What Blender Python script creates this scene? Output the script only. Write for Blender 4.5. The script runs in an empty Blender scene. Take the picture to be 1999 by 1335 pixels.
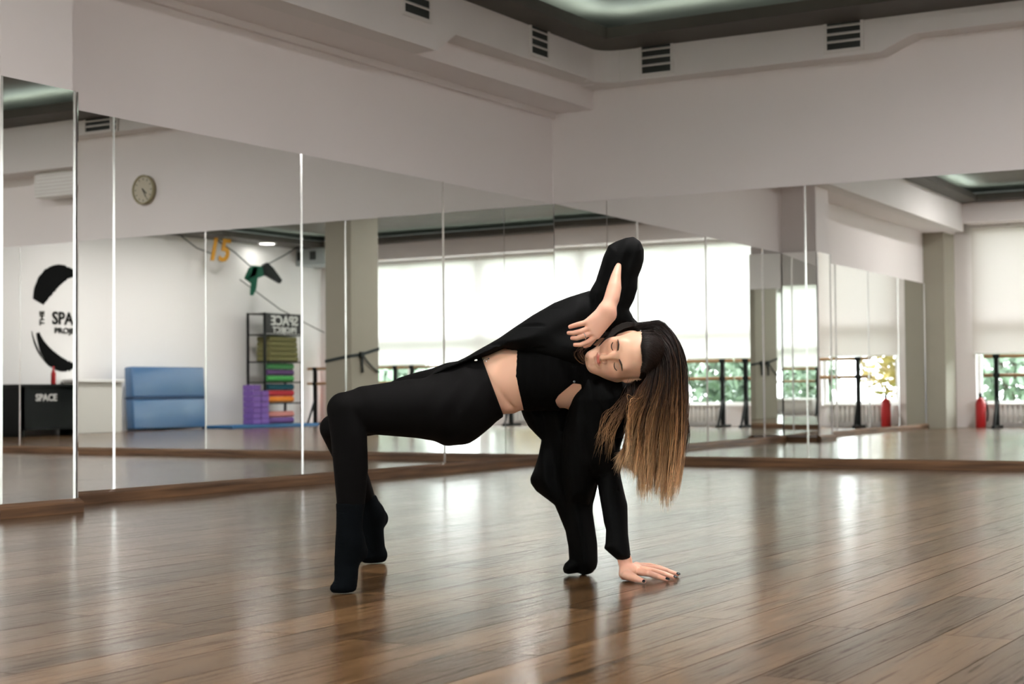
import bpy, bmesh, math, random
import numpy as np
from mathutils import Vector, Matrix

scene = bpy.context.scene
COL = scene.collection
PI = math.pi
rnd = random.Random(7)

# ------------------------------------------------------------------ camera
IW, IH, FPX = 1999.0, 1335.0, 3140.076
YAW, PITCH, ROLL = math.radians(30.66521), math.radians(1.764387), math.radians(-0.470624)
CAM = np.array([6.556149, -11.762836, 0.598498])
cF = np.array([-math.sin(YAW)*math.cos(PITCH), math.cos(YAW)*math.cos(PITCH), math.sin(PITCH)])
_R0 = np.array([math.cos(YAW), math.sin(YAW), 0.0]); _U0 = np.cross(_R0, cF)
cR = math.cos(ROLL)*_R0 + math.sin(ROLL)*_U0
cU = -math.sin(ROLL)*_R0 + math.cos(ROLL)*_U0
cam = bpy.data.cameras.new('camera'); cam_ob = bpy.data.objects.new('camera', cam); COL.objects.link(cam_ob)
cam.sensor_fit = 'HORIZONTAL'; cam.sensor_width = 36.0; cam.lens = FPX*36.0/IW
cam.clip_start = 0.05; cam.clip_end = 300
M = Matrix.Identity(4)
for i in range(3):
    M[i][0], M[i][1], M[i][2], M[i][3] = cR[i], cU[i], -cF[i], CAM[i]
cam_ob.matrix_world = M
cam.dof.use_dof = True; cam.dof.focus_distance = 5.15; cam.dof.aperture_fstop = 5.0
scene.camera = cam_ob

# ------------------------------------------------------------------ sky and exposure
world = bpy.data.worlds.new('sky'); scene.world = world; world.use_nodes = True
wn = world.node_tree.nodes; wn.clear()
wo = wn.new('ShaderNodeOutputWorld'); wb = wn.new('ShaderNodeBackground')
wb.inputs[0].default_value = (0.93, 0.97, 1.0, 1); wb.inputs[1].default_value = 4.2
world.node_tree.links.new(wb.outputs[0], wo.inputs[0])
vs = scene.view_settings
vs.view_transform = 'Standard'; vs.look = 'None'; vs.exposure = 1.90; vs.gamma = 1.0; vs.use_curve_mapping = False
cy = scene.cycles
cy.max_bounces = 14; cy.diffuse_bounces = 5; cy.glossy_bounces = 9; cy.transmission_bounces = 6; cy.transparent_max_bounces = 12
cy.sample_clamp_indirect = 12.0
try: cy.use_denoising = True
except Exception: pass

# ------------------------------------------------------------------ helpers
def px_ray(px, py):
    return cF + (px-999.5)/FPX*cR - (py-667.5)/FPX*cU
def P3(px, py, d):
    "scene point that projects to photo pixel (px,py) at forward distance d from the lens"
    return CAM + d*px_ray(px, py)
def on_floor(px, py, z=0.0):
    r = px_ray(px, py); return CAM + r*((z-CAM[2])/r[2])

MATS = {}
def pmat(name, col, rough=0.6, metal=0.0, spec=0.5, var=0.0, vscale=6.0, bump=0.0, bscale=80.0, sheen=0.0, coat=0.0, sss=0.0):
    if name in MATS: return MATS[name]
    m = bpy.data.materials.new(name); m.use_nodes = True
    nt = m.node_tree; b = nt.nodes['Principled BSDF']
    b.inputs['Base Color'].default_value = (*col, 1); b.inputs['Roughness'].default_value = rough
    b.inputs['Metallic'].default_value = metal; b.inputs['Specular IOR Level'].default_value = spec
    if sheen: b.inputs['Sheen Weight'].default_value = sheen
    if coat: b.inputs['Coat Weight'].default_value = coat; b.inputs['Coat Roughness'].default_value = 0.15
    if sss:
        b.inputs['Subsurface Weight'].default_value = sss; b.inputs['Subsurface Radius'].default_value = (1.0, 0.35, 0.2); b.inputs['Subsurface Scale'].default_value = 0.006
    if var or bump:
        tc = nt.nodes.new('ShaderNodeNewGeometry')
        n = nt.nodes.new('ShaderNodeTexNoise'); n.inputs['Scale'].default_value = vscale; n.inputs['Detail'].default_value = 4
        nt.links.new(tc.outputs['Position'], n.inputs['Vector'])
        if var:
            mx = nt.nodes.new('ShaderNodeMix'); mx.data_type = 'RGBA'
            mx.inputs[6].default_value = (*[c*(1-var) for c in col], 1); mx.inputs[7].default_value = (*[min(1, c*(1+var)) for c in col], 1)
            nt.links.new(n.outputs['Fac'], mx.inputs[0]); nt.links.new(mx.outputs[2], b.inputs['Base Color'])
        if bump:
            n2 = nt.nodes.new('ShaderNodeTexNoise'); n2.inputs['Scale'].default_value = bscale; n2.inputs['Detail'].default_value = 3
            nt.links.new(tc.outputs['Position'], n2.inputs['Vector'])
            bp = nt.nodes.new('ShaderNodeBump'); bp.inputs['Strength'].default_value = bump; bp.inputs['Distance'].default_value = 0.004
            nt.links.new(n2.outputs['Fac'], bp.inputs['Height']); nt.links.new(bp.outputs[0], b.inputs['Normal'])
    MATS[name] = m
    return m
def emat(name, col, strength):
    if name in MATS: return MATS[name]
    m = bpy.data.materials.new(name); m.use_nodes = True; nt = m.node_tree; nt.nodes.clear()
    o = nt.nodes.new('ShaderNodeOutputMaterial'); e = nt.nodes.new('ShaderNodeEmission')
    e.inputs[0].default_value = (*col, 1); e.inputs[1].default_value = strength
    nt.links.new(e.outputs[0], o.inputs[0]); MATS[name] = m
    return m

class MB:
    "collects shapes into one mesh"
    def __init__(s): s.v = []; s.f = []
    def add(s, vs_, fs): o = len(s.v); s.v += [tuple(map(float, p)) for p in vs_]; s.f += [tuple(i+o for i in f) for f in fs]; return s
    def box(s, x0, x1, y0, y1, z0, z1):
        v = [(x, y, z) for x in (x0, x1) for y in (y0, y1) for z in (z0, z1)]
        return s.add(v, [(0,1,3,2),(4,6,7,5),(0,4,5,1),(2,3,7,6),(0,2,6,4),(1,5,7,3)])
    def bev(s, x0, x1, y0, y1, z0, z1, b):
        bm = bmesh.new(); bmesh.ops.create_cube(bm, size=1)
        for v in bm.verts: v.co = Vector(((x0+x1)/2+v.co.x*(x1-x0), (y0+y1)/2+v.co.y*(y1-y0), (z0+z1)/2+v.co.z*(z1-z0)))
        bmesh.ops.bevel(bm, geom=list(bm.edges), offset=b, segments=2, affect='EDGES', profile=0.6)
        bm.verts.index_update(); s.add([v.co for v in bm.verts], [[v.index for v in f.verts] for f in bm.faces]); bm.free(); return s
    def prism(s, poly, axis, a, b):
        "2D polygon extruded along axis from a to b; poly coords are the two other axes in x,y,z order"
        n = len(poly); v = []
        for t in (a, b):
            for p, q in poly:
                v.append((t, p, q) if axis == 'x' else (p, t, q) if axis == 'y' else (p, q, t))
        return s.add(v, [tuple(range(n)), tuple(range(2*n-1, n-1, -1))] + [(i, (i+1) % n, n+(i+1) % n, n+i) for i in range(n)])
    def tube(s, pts, r, n=10, cap=True):
        pts = [np.array(p, float) for p in pts]; rs = r if hasattr(r, '__len__') else [r]*len(pts)
        o = len(s.v); up = None
        for i, p in enumerate(pts):
            t = pts[min(i+1, len(pts)-1)]-pts[max(i-1, 0)]; t /= (np.linalg.norm(t)+1e-12)
            if up is None: up = np.array([0, 0, 1.]) if abs(t[2]) < .9 else np.array([1., 0, 0])
            a = np.cross(up, t); a /= (np.linalg.norm(a)+1e-12); b = np.cross(t, a); up = b
            for k in range(n):
                th = 2*PI*k/n; s.v.append(tuple(p+rs[i]*(math.cos(th)*a+math.sin(th)*b)))
        for i in range(len(pts)-1):
            for k in range(n):
                s.f.append((o+i*n+k, o+i*n+(k+1) % n, o+(i+1)*n+(k+1) % n, o+(i+1)*n+k))
        if cap:
            s.f.append(tuple(o+k for k in range(n-1, -1, -1))); s.f.append(tuple(o+(len(pts)-1)*n+k for k in range(n)))
        return s
    def lathe(s, prof, c=(0, 0, 0), n=20, axis='z'):
        o = len(s.v)
        for r, h in prof:
            for k in range(n):
                th = 2*PI*k/n; a, b = r*math.cos(th), r*math.sin(th)
                p = (a, b, h) if axis == 'z' else (h, a, b) if axis == 'x' else (a, h, b)
                s.v.append((c[0]+p[0], c[1]+p[1], c[2]+p[2]))
        for i in range(len(prof)-1):
            for k in range(n): s.f.append((o+i*n+k, o+i*n+(k+1) % n, o+(i+1)*n+(k+1) % n, o+(i+1)*n+k))
        s.f.append(tuple(o+k for k in range(n-1, -1, -1))); s.f.append(tuple(o+(len(prof)-1)*n+k for k in range(n)))
        return s
    def xf(s, M4):
        s.v = [tuple(M4 @ Vector(p)) for p in s.v]; return s
    def mesh(s, name):
        me = bpy.data.meshes.new(name); me.from_pydata(s.v, [], s.f)
        bm = bmesh.new(); bm.from_mesh(me); bmesh.ops.recalc_face_normals(bm, faces=bm.faces); bm.to_mesh(me); bm.free()
        me.update(); return me
def link(name, me, mat, parent=None, smooth=False, loc=None, rot=None):
    o = bpy.data.objects.new(name, me); COL.objects.link(o)
    if mat is not None and len(me.materials) == 0: me.materials.append(mat)
    if parent is not None: o.parent = parent
    if loc is not None: o.location = loc
    if rot is not None: o.rotation_euler = rot
    if smooth:
        me.polygons.foreach_set('use_smooth', [True]*len(me.polygons))
    return o
def obj(name, mb, mat, parent=None, smooth=False, loc=None, rot=None):
    return link(name, mb.mesh(name), mat, parent, smooth, loc, rot)
def tag(o, label, cat, group=None, kind=None):
    o['label'] = label; o['category'] = cat
    if group: o['group'] = group
    if kind: o['kind'] = kind
    return o
def struct(o, label=None):
    o['kind'] = 'structure'
    if label: o['label'] = label
    return o
def empty(name, loc=(0, 0, 0), rz=0.0, label=None, cat=None, group=None):
    o = bpy.data.objects.new(name, None); COL.objects.link(o); o.location = loc; o.rotation_euler = (0, 0, rz); o.empty_display_size = 0.1
    if label: tag(o, label, cat, group)
    return o

# ------------------------------------------------------------------ materials of the room
PAINT = pmat('white_paint', (0.83, 0.79, 0.785), rough=0.7, spec=0.25, var=0.02, vscale=1.2, bump=0.05, bscale=60)
PAINT2 = pmat('duct_paint', (0.78, 0.755, 0.745), rough=0.65, spec=0.3, var=0.04, vscale=3.0, bump=0.08, bscale=40)
CONC = pmat('grey_plaster', (0.34, 0.32, 0.26), rough=0.7, var=0.06, vscale=3, bump=0.1)
DARKCEIL = pmat('dark_ceiling', (0.075, 0.068, 0.058), rough=0.6, var=0.2, vscale=5)
RAISED = pmat('raised_ceiling', (0.15, 0.14, 0.12), rough=0.7, var=0.25, vscale=2.5)
MIRROR = pmat('mirror_glass', (0.90, 0.915, 0.90), rough=0.0, metal=1.0)
EDGE = pmat('polished_glass_edge', (0.97, 0.98, 0.97), rough=0.16, metal=1.0)
BLACK = pmat('black_metal', (0.006, 0.008, 0.008), rough=0.45, spec=0.2)
WHITEP = pmat('white_plastic', (0.82, 0.82, 0.80), rough=0.4)
SILVER = pmat('silver', (0.85, 0.85, 0.84), 0.18, metal=1.0)
ALU = pmat('window_aluminium', (0.75, 0.75, 0.74), rough=0.45)

def wood_floor():
    m = bpy.data.materials.new('plank_wood'); m.use_nodes = True; nt = m.node_tree; N = nt.nodes.new; L = nt.links.new
    b = nt.nodes['Principled BSDF']
    g = N('ShaderNodeNewGeometry'); sx = N('ShaderNodeSeparateXYZ'); L(g.outputs['Position'], sx.inputs[0])
    def math_(op, a, bb=None, c=None):
        n = N('ShaderNodeMath'); n.operation = op
        for i, x in enumerate((a, bb, c)):
            if x is None: continue
            if isinstance(x, (int, float)): n.inputs[i].default_value = x
            else: L(x, n.inputs[i])
        return n.outputs[0]
    row = math_('FLOOR', math_('DIVIDE', math_('SUBTRACT', sx.outputs[0], 4.738), PLW))
    par = math_('MODULO', math_('ADD', row, 200.0), 2.0)
    yy = math_('DIVIDE', math_('ADD', math_('ADD', sx.outputs[1], 6.391+20*PLL), math_('MULTIPLY', par, 0.5*PLL)), PLL)
    col = math_('FLOOR', yy)
    cb = N('ShaderNodeCombineXYZ'); L(row, cb.inputs[0]); L(col, cb.inputs[1])
    wnz = N('ShaderNodeTexWhiteNoise'); wnz.noise_dimensions = '2D'; L(cb.outputs[0], wnz.inputs['Vector'])
    # grain: stretched noise offset per plank
    off = N('ShaderNodeVectorMath'); off.operation = 'SCALE'; L(wnz.outputs['Color'], off.inputs[0]); off.inputs['Scale'].default_value = 40.0
    ad = N('ShaderNodeVectorMath'); ad.operation = 'ADD'; L(g.outputs['Position'], ad.inputs[0]); L(off.outputs[0], ad.inputs[1])
    mp = N('ShaderNodeMapping'); mp.inputs['Scale'].default_value = (16.0, 1.1, 16.0); L(ad.outputs[0], mp.inputs['Vector'])
    n1 = N('ShaderNodeTexNoise'); n1.inputs['Scale'].default_value = 1.0; n1.inputs['Detail'].default_value = 6; n1.inputs['Roughness'].default_value = 0.6; n1.inputs['Distortion'].default_value = 0.8
    L(mp.outputs[0], n1.inputs['Vector'])
    mp2 = N('ShaderNodeMapping'); mp2.inputs['Scale'].default_value = (70.0, 3.2, 70.0); L(ad.outputs[0], mp2.inputs['Vector'])
    n2 = N('ShaderNodeTexNoise'); n2.inputs['Scale'].default_value = 1.0; n2.inputs['Detail'].default_value = 5; L(mp2.outputs[0], n2.inputs['Vector'])
    cr = N('ShaderNodeValToRGB'); e = cr.color_ramp.elements
    e[0].position = 0.28; e[0].color = (0.040, 0.026, 0.015, 1); e[1].position = 0.75; e[1].color = (0.225, 0.128, 0.058, 1)
    k = e.new(0.46); k.color = (0.140, 0.077, 0.034, 1)
    L(n1.outputs['Fac'], cr.inputs[0])
    mx = N('ShaderNodeMix'); mx.data_type = 'RGBA'; mx.blend_type = 'MULTIPLY'; mx.inputs[0].default_value = 0.55
    cr2 = N('ShaderNodeValToRGB'); cr2.color_ramp.elements[0].position = 0.3; cr2.color_ramp.elements[0].color = (0.55, 0.52, 0.5, 1); cr2.color_ramp.elements[1].position = 0.62
    L(n2.outputs['Fac'], cr2.inputs[0]); L(cr.outputs[0], mx.inputs[6]); L(cr2.outputs[0], mx.inputs[7])
    hs_ = N('ShaderNodeHueSaturation'); L(mx.outputs[2], hs_.inputs['Color'])
    mr = N('ShaderNodeMapRange'); mr.inputs['To Min'].default_value = 0.55; mr.inputs['To Max'].default_value = 1.3; L(wnz.outputs['Value'], mr.inputs['Value']); L(mr.outputs[0], hs_.inputs['Value'])
    sn = N('ShaderNodeSeparateXYZ'); L(g.outputs['True Normal'], sn.inputs[0])
    gv = math_('LESS_THAN', sn.outputs[2], 0.95)          # the stained V-groove round each plank
    mg = N('ShaderNodeMix'); mg.data_type = 'RGBA'; L(gv, mg.inputs[0]); L(hs_.outputs[0], mg.inputs[6]); mg.inputs[7].default_value = (0.018, 0.012, 0.008, 1)
    mp3 = N('ShaderNodeMapping'); mp3.inputs['Scale'].default_value = (95.0, 2.6, 95.0); L(ad.outputs[0], mp3.inputs['Vector'])
    n3 = N('ShaderNodeTexNoise'); n3.inputs['Scale'].default_value = 1.0; n3.inputs['Detail'].default_value = 3; n3.inputs['Distortion'].default_value = 1.2; L(mp3.outputs[0], n3.inputs['Vector'])
    pore = N('ShaderNodeMapRange'); pore.inputs['From Min'].default_value = 0.50; pore.inputs['From Max'].default_value = 0.64; L(n3.outputs['Fac'], pore.inputs['Value'])
    psp = N('ShaderNodeMapRange'); psp.inputs['To Min'].default_value = 0.60; psp.inputs['To Max'].default_value = 1.0; L(wnz.outputs['Value'], psp.inputs['Value'])
    spc = math_('MULTIPLY', psp.outputs[0], math_('SUBTRACT', 1.0, math_('MULTIPLY', pore.outputs[0], 0.85)))
    L(math_('MULTIPLY', math_('SUBTRACT', 1.0, gv), spc), b.inputs['Specular IOR Level'])
    mpo = N('ShaderNodeMix'); mpo.data_type = 'RGBA'; mpo.blend_type = 'MULTIPLY'; L(math_('MULTIPLY', pore.outputs[0], 0.75), mpo.inputs[0]); L(mg.outputs[2], mpo.inputs[6]); mpo.inputs[7].default_value = (0.30, 0.27, 0.25, 1)
    L(mpo.outputs[2], b.inputs['Base Color'])
    ro = N('ShaderNodeMapRange'); ro.inputs['To Min'].default_value = 0.15; ro.inputs['To Max'].default_value = 0.25; L(n2.outputs['Fac'], ro.inputs['Value']); L(ro.outputs[0], b.inputs['Roughness'])
    bp = N('ShaderNodeBump'); bp.inputs['Strength'].default_value = 0.05; bp.inputs['Distance'].default_value = 0.0015; L(n2.outputs['Fac'], bp.inputs['Height']); L(bp.outputs[0], b.inputs['Normal'])
    MATS['plank_wood'] = m
    return m
PLW, PLL = 0.1765, 1.462
FLOORM = wood_floor()
def wood(name, c0, c1, axis=1, rough=0.45):
    m = bpy.data.materials.new(name); m.use_nodes = True; nt = m.node_tree; N = nt.nodes.new; L = nt.links.new
    b = nt.nodes['Principled BSDF']; b.inputs['Roughness'].default_value = rough
    g = N('ShaderNodeNewGeometry'); mp = N('ShaderNodeMapping'); s = [30.0]*3; s[axis] = 1.6; mp.inputs['Scale'].default_value = s
    L(g.outputs['Position'], mp.inputs['Vector']); n = N('ShaderNodeTexNoise'); n.inputs['Scale'].default_value = 1.0; n.inputs['Detail'].default_value = 5; L(mp.outputs[0], n.inputs['Vector'])
    cr = N('ShaderNodeValToRGB'); cr.color_ramp.elements[0].position = 0.3; cr.color_ramp.elements[0].color = (*c0, 1); cr.color_ramp.elements[1].position = 0.7; cr.color_ramp.elements[1].color = (*c1, 1)
    L(n.outputs['Fac'], cr.inputs[0]); L(cr.outputs[0], b.inputs['Base Color']); MATS[name] = m
    return m
LEDGE_A = wood('ledge_wood_left', (0.07, 0.036, 0.018), (0.22, 0.115, 0.055), 1)
LEDGE_B = wood('ledge_wood_back', (0.07, 0.036, 0.018), (0.22, 0.115, 0.055), 0)
RAILW = wood('barre_wood', (0.36, 0.20, 0.09), (0.52, 0.31, 0.15), 0, 0.35)

# ------------------------------------------------------------------ the room
HS, HM = 0.07, 2.10                    # mirror foot and height
MT = HS+HM
RX, RY = 13.0, -12.8                   # right wall and window wall
ZC = 3.35                              # underside of the dark perimeter ceiling
TB = math.radians(1.0)                 # the back wall stands one degree off square
MBK = Matrix.Rotation(TB, 4, 'Z')      # frame of the back wall: local x along it, local -y into the room

# floor planks
fl = MB().box(-0.3, RX+0.2, RY-0.2, 0.5, -0.12, -0.012)
floor = struct(obj('floor', fl, pmat('subfloor', (0.03, 0.02, 0.012), 0.8)), 'dark brown plank floor of the studio')
planks = []
r0 = int(math.floor((0-4.738)/PLW)); r1 = int(math.ceil((RX-4.738)/PLW))
for r in range(r0, r1):
    for c in range(-14, 12):
        y0 = c*PLL - 6.391 - (r % 2)*0.5*PLL
        if y0+PLL < RY or y0 > 0.3: continue
        planks.append((4.738+r*PLW, y0))
def proj(p):
    d = np.asarray(p, float)-CAM; w = d@cF
    return (999.5+FPX*(d@cR)/w, 667.5-FPX*(d@cU)/w, w)
def vis(p):
    q = proj((p[0]+PLW/2, p[1]+PLL/2, 0)); cs = [proj((p[0]+a*PLW, p[1]+bb*PLL, 0)) for a in (0, 1) for bb in (0, .5, 1)]
    ok = any(w > 0.6 and 0 < x < IW and 0 < y < IH for x, y, w in cs)
    return (1.0/max(q[2], .5)**2) if ok else 0.0
sc_ = sorted(((vis(p), i) for i, p in enumerate(planks)), reverse=True)
near = {i for s_, i in sc_[:300] if s_ > 0}
gap, bv = 0.0002, 0.0009
def plank_mb(x, y, L_=PLL):
    x0, x1, y0, y1 = x+gap, x+PLW-gap, y+gap, y+L_-gap
    v = [(x0, y0, -0.012), (x1, y0, -0.012), (x1, y1, -0.012), (x0, y1, -0.012),
         (x0, y0, -0.0008), (x1, y0, -0.0008), (x1, y1, -0.0008), (x0, y1, -0.0008),
         (x0+bv, y0+bv, 0), (x1-bv, y0+bv, 0), (x1-bv, y1-bv, 0), (x0+bv, y1-bv, 0)]
    f = [(8, 9, 10, 11), (4, 5, 9, 8), (5, 6, 10, 9), (6, 7, 11, 10), (7, 4, 8, 11), (0, 1, 5, 4), (1, 2, 6, 5), (2, 3, 7, 6), (3, 0, 4, 7)]
    return v, f
mp_ = MB(); mp_.add(*plank_mb(0, 0)); pl_me = mp_.mesh('plank'); pl_me.materials.append(FLOORM)
rest = MB()
for i, p in enumerate(planks):
    if i in near:
        o = bpy.data.objects.new('plank', pl_me); COL.objects.link(o); o.location = (p[0], p[1], 0); o.parent = floor
    else:
        y1 = min(p[1]+PLL, 0.25); y0 = max(p[1], RY-0.1)
        rest.add(*plank_mb(p[0], y0, y1-y0))
o = obj('plank_field', rest, FLOORM, floor); o['kind'] = 'stuff'

# walls: left (x=0), back (turned 1 degree), right, window wall behind the camera
wl = MB().box(-0.25, -0.012, RY-0.2, 0.3, -0.1, 4.0)
struct(obj('wall_left', wl, PAINT), 'white plastered wall above the left mirrors')
wbk = MB().box(-0.3, RX+0.3, 0.012, 0.25, -0.1, 4.0).xf(MBK)
struct(obj('wall_back', wbk, PAINT), 'white plastered wall above the right mirrors')
wr = MB().box(RX, RX+0.25, RY-0.2, 0.3, -0.1, 4.0)
struct(obj('wall_right', wr, pmat('light_baked_white_paint', (0.88, 0.86, 0.855), 0.7, spec=0.25)), 'plain white side wall')  # paint whitened to stand in for the window light on this wall
# pier at the left edge
PX = 0.40; PY0, PY1 = -5.80, -6.275
pier = MB().box(-0.05, PX-0.010, PY1, PY0, 0, 3.6)
struct(obj('wall_pier', pier, PAINT), 'white pier standing out of the left wall')
wlow = MB().box(-0.05, 0.30, RY-0.1, -12.15, 0, 3.4)
struct(obj('wall_corner_pier', wlow, CONC), 'plain grey pier in the far corner')

# beams and ducts under the ceiling
duct = [(-0.02, 3.10), (-2.38, 3.085), (-2.62, 2.93), (-12.3, 2.93), (-12.3, ZC), (-0.02, ZC)]
struct(obj('trim_1', MB().box(-0.02, 0.372, -12.6, 0.02, 2.93, ZC), PAINT), 'white boxed beam running along the left wall')
struct(obj('trim_2', MB().prism(duct, 'x', 0.372, 0.56), PAINT2), 'white air duct stepping down along the left wall')
struct(obj('trim_3', MB().box(-0.012, 0.03, -5.6, 0.02, 2.885, 2.93), PAINT), 'thin moulding under the left beam')
# duct along the back wall, with a rounded outer corner where it meets the left duct
ductb = [(0.2, 3.09), (2.86, 3.095), (3.12, 3.205), (5.9, 3.205), (5.9, ZC), (0.2, ZC)]
struct(obj('trim_4', MB().prism(ductb, 'y', -0.2, 0.02).xf(MBK), PAINT2), 'white air duct stepping up along the back wall')
rr = 0.17
rc = [(0.50, -0.10), (0.56+rr, -0.10), (0.56+rr, -0.195)] + [(0.56+rr+rr*math.cos(t), -0.195-rr+rr*math.sin(t)) for t in np.linspace(PI/2, PI, 8)] + [(0.50, -0.195-rr)]
struct(obj('trim_5', MB().prism(rc, 'z', 3.09, ZC), PAINT2, smooth=False), 'rounded white corner joining the two ducts')
# lower service box further along the back wall (outside the picture, seen by mirror only)
struct(obj('trim_6', MB().box(5.9, RX, -0.34, 0.02, 2.88, ZC).xf(MBK), PAINT2), 'boxed beam at the far end of the back wall')
# window wall soffit and right wall soffit
struct(obj('trim_7', MB().box(0.56, RX, RY, -12.25, 3.06, ZC), PAINT), 'white soffit above the windows')
# perimeter ceiling with a raised middle, light cove between
X0, X1, Y0_, Y1_ = 0.83, 12.35, -12.0, -0.62
ring = MB()
ring.box(-0.1, X0, RY-0.1, 0.4, ZC, ZC+0.07); ring.box(X1, RX+0.1, RY-0.1, 0.4, ZC, ZC+0.07)
ring.box(X0, X1, RY-0.1, Y0_, ZC, ZC+0.07); ring.box(X0, X1, Y1_, 0.4, ZC, ZC+0.07)
struct(obj('ceiling', ring, DARKCEIL), 'dark brown perimeter ceiling band')
struct(obj('ceiling_raised', MB().box(-0.1, RX+0.1, RY-0.1, 0.4, ZC+0.22, ZC+0.32), RAISED), 'raised grey middle of the ceiling, lit from its edge')
# LED strips lying in the cove
LED = emat('led_strip', (0.82, 1.0, 0.92), 8.0); LED2 = emat('led_strip_dim', (0.82, 1.0, 0.92), 2.5)
cove = empty('cove_light', ((X0+X1)/2, (Y0_+Y1_)/2, ZC+0.1), label='greenish white LED strip glowing in the ceiling cove', cat='light')
for (a0, a1, b0, b1) in ((X0-0.075, X0-0.045, Y0_, Y1_), (X1+0.045, X1+0.075, Y0_, Y1_), (X0, X1, Y1_+0.045, Y1_+0.075), (X0, X1, Y0_-0.075, Y0_-0.045)):
    cx_, cy_, cz_ = cove.location
    obj('led_strip', MB().box(a0-cx_, a1-cx_, b0-cy_, b1-cy_, ZC+0.071-cz_, ZC+0.080-cz_), LED2 if (a0 > 6 or b1 < -6) and not a1 < 2 else LED, cove)
lip = MB()
lip.box(X0-0.015, X0, Y0_, Y1_, ZC+0.07, ZC+0.088); lip.box(X1, X1+0.015, Y0_, Y1_, ZC+0.07, ZC+0.10); lip.box(X0, X1, Y1_, Y1_+0.015, ZC+0.07, ZC+0.088); lip.box(X0, X1, Y0_-0.015, Y0_, ZC+0.07, ZC+0.10)
struct(obj('trim_8', lip, DARKCEIL), 'dark lip hiding the cove light strip')
# round recessed ceiling lamps; only the dim pair is real, the rest added unseen fill
FILL_LAMP = emat('lamp_or_fill_disc', (1.0, 0.955, 0.93), 140.0)
LAMP2 = emat('lamp_disc_dim', (1.0, 0.95, 0.9), 9.0)
def downlight(x, y, label, z=ZC+0.22):
    t = empty('ceiling_or_fill_lamp', (x, y, z), label=label, cat='lamp', group='recessed ceiling lamps')
    obj('trim_ring', MB().lathe([(0.17, 0.0), (0.17, -0.02), (0.14, -0.022), (0.14, 0.0)], n=24), WHITEP, t, True)
    obj('lamp_or_fill_disc', MB().lathe([(0.14, -0.006), (0.135, -0.015)], n=24), LAMP2 if x > 11.2 else FILL_LAMP, t)
for x, y, w_ in ((11.45, -9.5, 'in front of the mat rack'), (12.62, -10.75, 'above the mat rack'), (4.6, -3.2, 'added as unseen fill between the corner mirrors and the dancer'), (8.6, -3.2, 'added as unseen fill opposite the clock'), (4.6, -7.0, 'added as unseen fill straight above the dancer'),
                 (10.7, -8.2, 'added as unseen fill between the column and the crash mat'), (10.9, -5.6, 'added as unseen fill facing the white counter'), (2.2, -10.2, 'added as unseen fill near the fire extinguisher'), (6.2, -9.3, 'added as unseen fill nearest the camera')):
    downlight(x, y, 'round white ceiling lamp '+w_, ZC if x > 12.3 else ZC+0.22)

# mirrors -------------------------------------------------------------------
PW = 1.7027
def strip_mb(h, ht=0.0095):
    "polished bevel of the glass edge: slim ridge, local z up, facing +x"
    return MB().prism([(0.0004, -0.0090), (ht, 0.0), (0.0004, 0.0090)], 'z', 0, h)
def mirror(loc, rz, wdt, label, tilt=0.0, strip=True):
    "panel: face on local x=0 looking along +x, width along local -y from the origin"
    t = empty('mirror_panel', loc, rz+tilt, label, 'mirror', 'wall mirrors of the studio')
    obj('glass', MB().box(-0.006, 0.0, -wdt+0.003, -0.003, 0, HM), MIRROR, t)
    if strip: obj('edge_strip', strip_mb(HM), EDGE, t, loc=(0, -wdt, 0))
    return t
T_ = math.radians
mirror((0, 0, HS), 0, PW, 'mirror panel of the left wall that meets the room corner', T_(0.0))
mirror((0, -PW, HS), 0, PW, 'left wall mirror panel behind the dancer\'s legs and hips', T_(0.02))
mirror((0, -2*PW, HS), 0, PW, 'left wall mirror panel that reflects the round wall clock', T_(-0.02))
mirror((0, -3*PW, HS), 0, abs(PY0)-3*PW-0.01, 'narrow left wall mirror strip between the clock\'s panel and the pier', T_(0.22), False)
mirror((PX, PY0, HS), 0, PY0-PY1, 'narrow mirror on the white pier at the left edge', T_(0.0))
e_ = obj('edge_strip', strip_mb(HM), EDGE, bpy.data.objects['mirror_panel.004'], loc=(0, 0.004, 0))
# mirror on the side of the pier that looks at the room corner
t = empty('mirror_panel', (PX, PY0+.03, HS), T_(-4), 'narrow mirror on the side of the pier facing the room corner', 'mirror', 'wall mirrors of the studio')
obj('glass', MB().box(-PX+.01, -0.004, -0.001, 0.005, 0, HM), MIRROR, t)
y = PY1
for k, wdt in enumerate((1.4627, 1.4627, 1.4627, 1.4627)):
    mirror((0, y, HS), 0, wdt, '%s mirror panel of the left wall beyond the pier' % ('first', 'second', 'third', 'fourth')[k], T_((0.1, -0.1, 0.05, 0)[k])); y -= wdt
xb = 0.0
for k, wdt in enumerate((0.4945, PW, PW, PW, PW, PW)):
    lab = ('slim mirror panel of the back wall filling the room corner', 'back wall mirror panel behind the dancer\'s head and hair',
           'back wall mirror panel at the right edge of the picture', 'back wall mirror panel under the round clock', 'back wall mirror panel right of the clock, under the air conditioner', 'last back wall mirror panel, farthest from the room corner')[k]
    xe = xb+wdt
    p = MBK @ Vector((xb, 0, HS))
    t = mirror(p, TB-PI/2, -wdt, lab, T_((0, 0.02, -0.02, 0.0, 0.0, 0.0)[k]), False)
    for ch in list(t.children): bpy.data.objects.remove(ch)
    obj('glass', MB().box(-0.006, 0.0, 0.003, wdt-0.003, 0, HM), MIRROR, t)
    if k > 0: obj('edge_strip', strip_mb(HM, 0.0026), EDGE, t, loc=(0, wdt, 0))
    xb = xe
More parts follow.
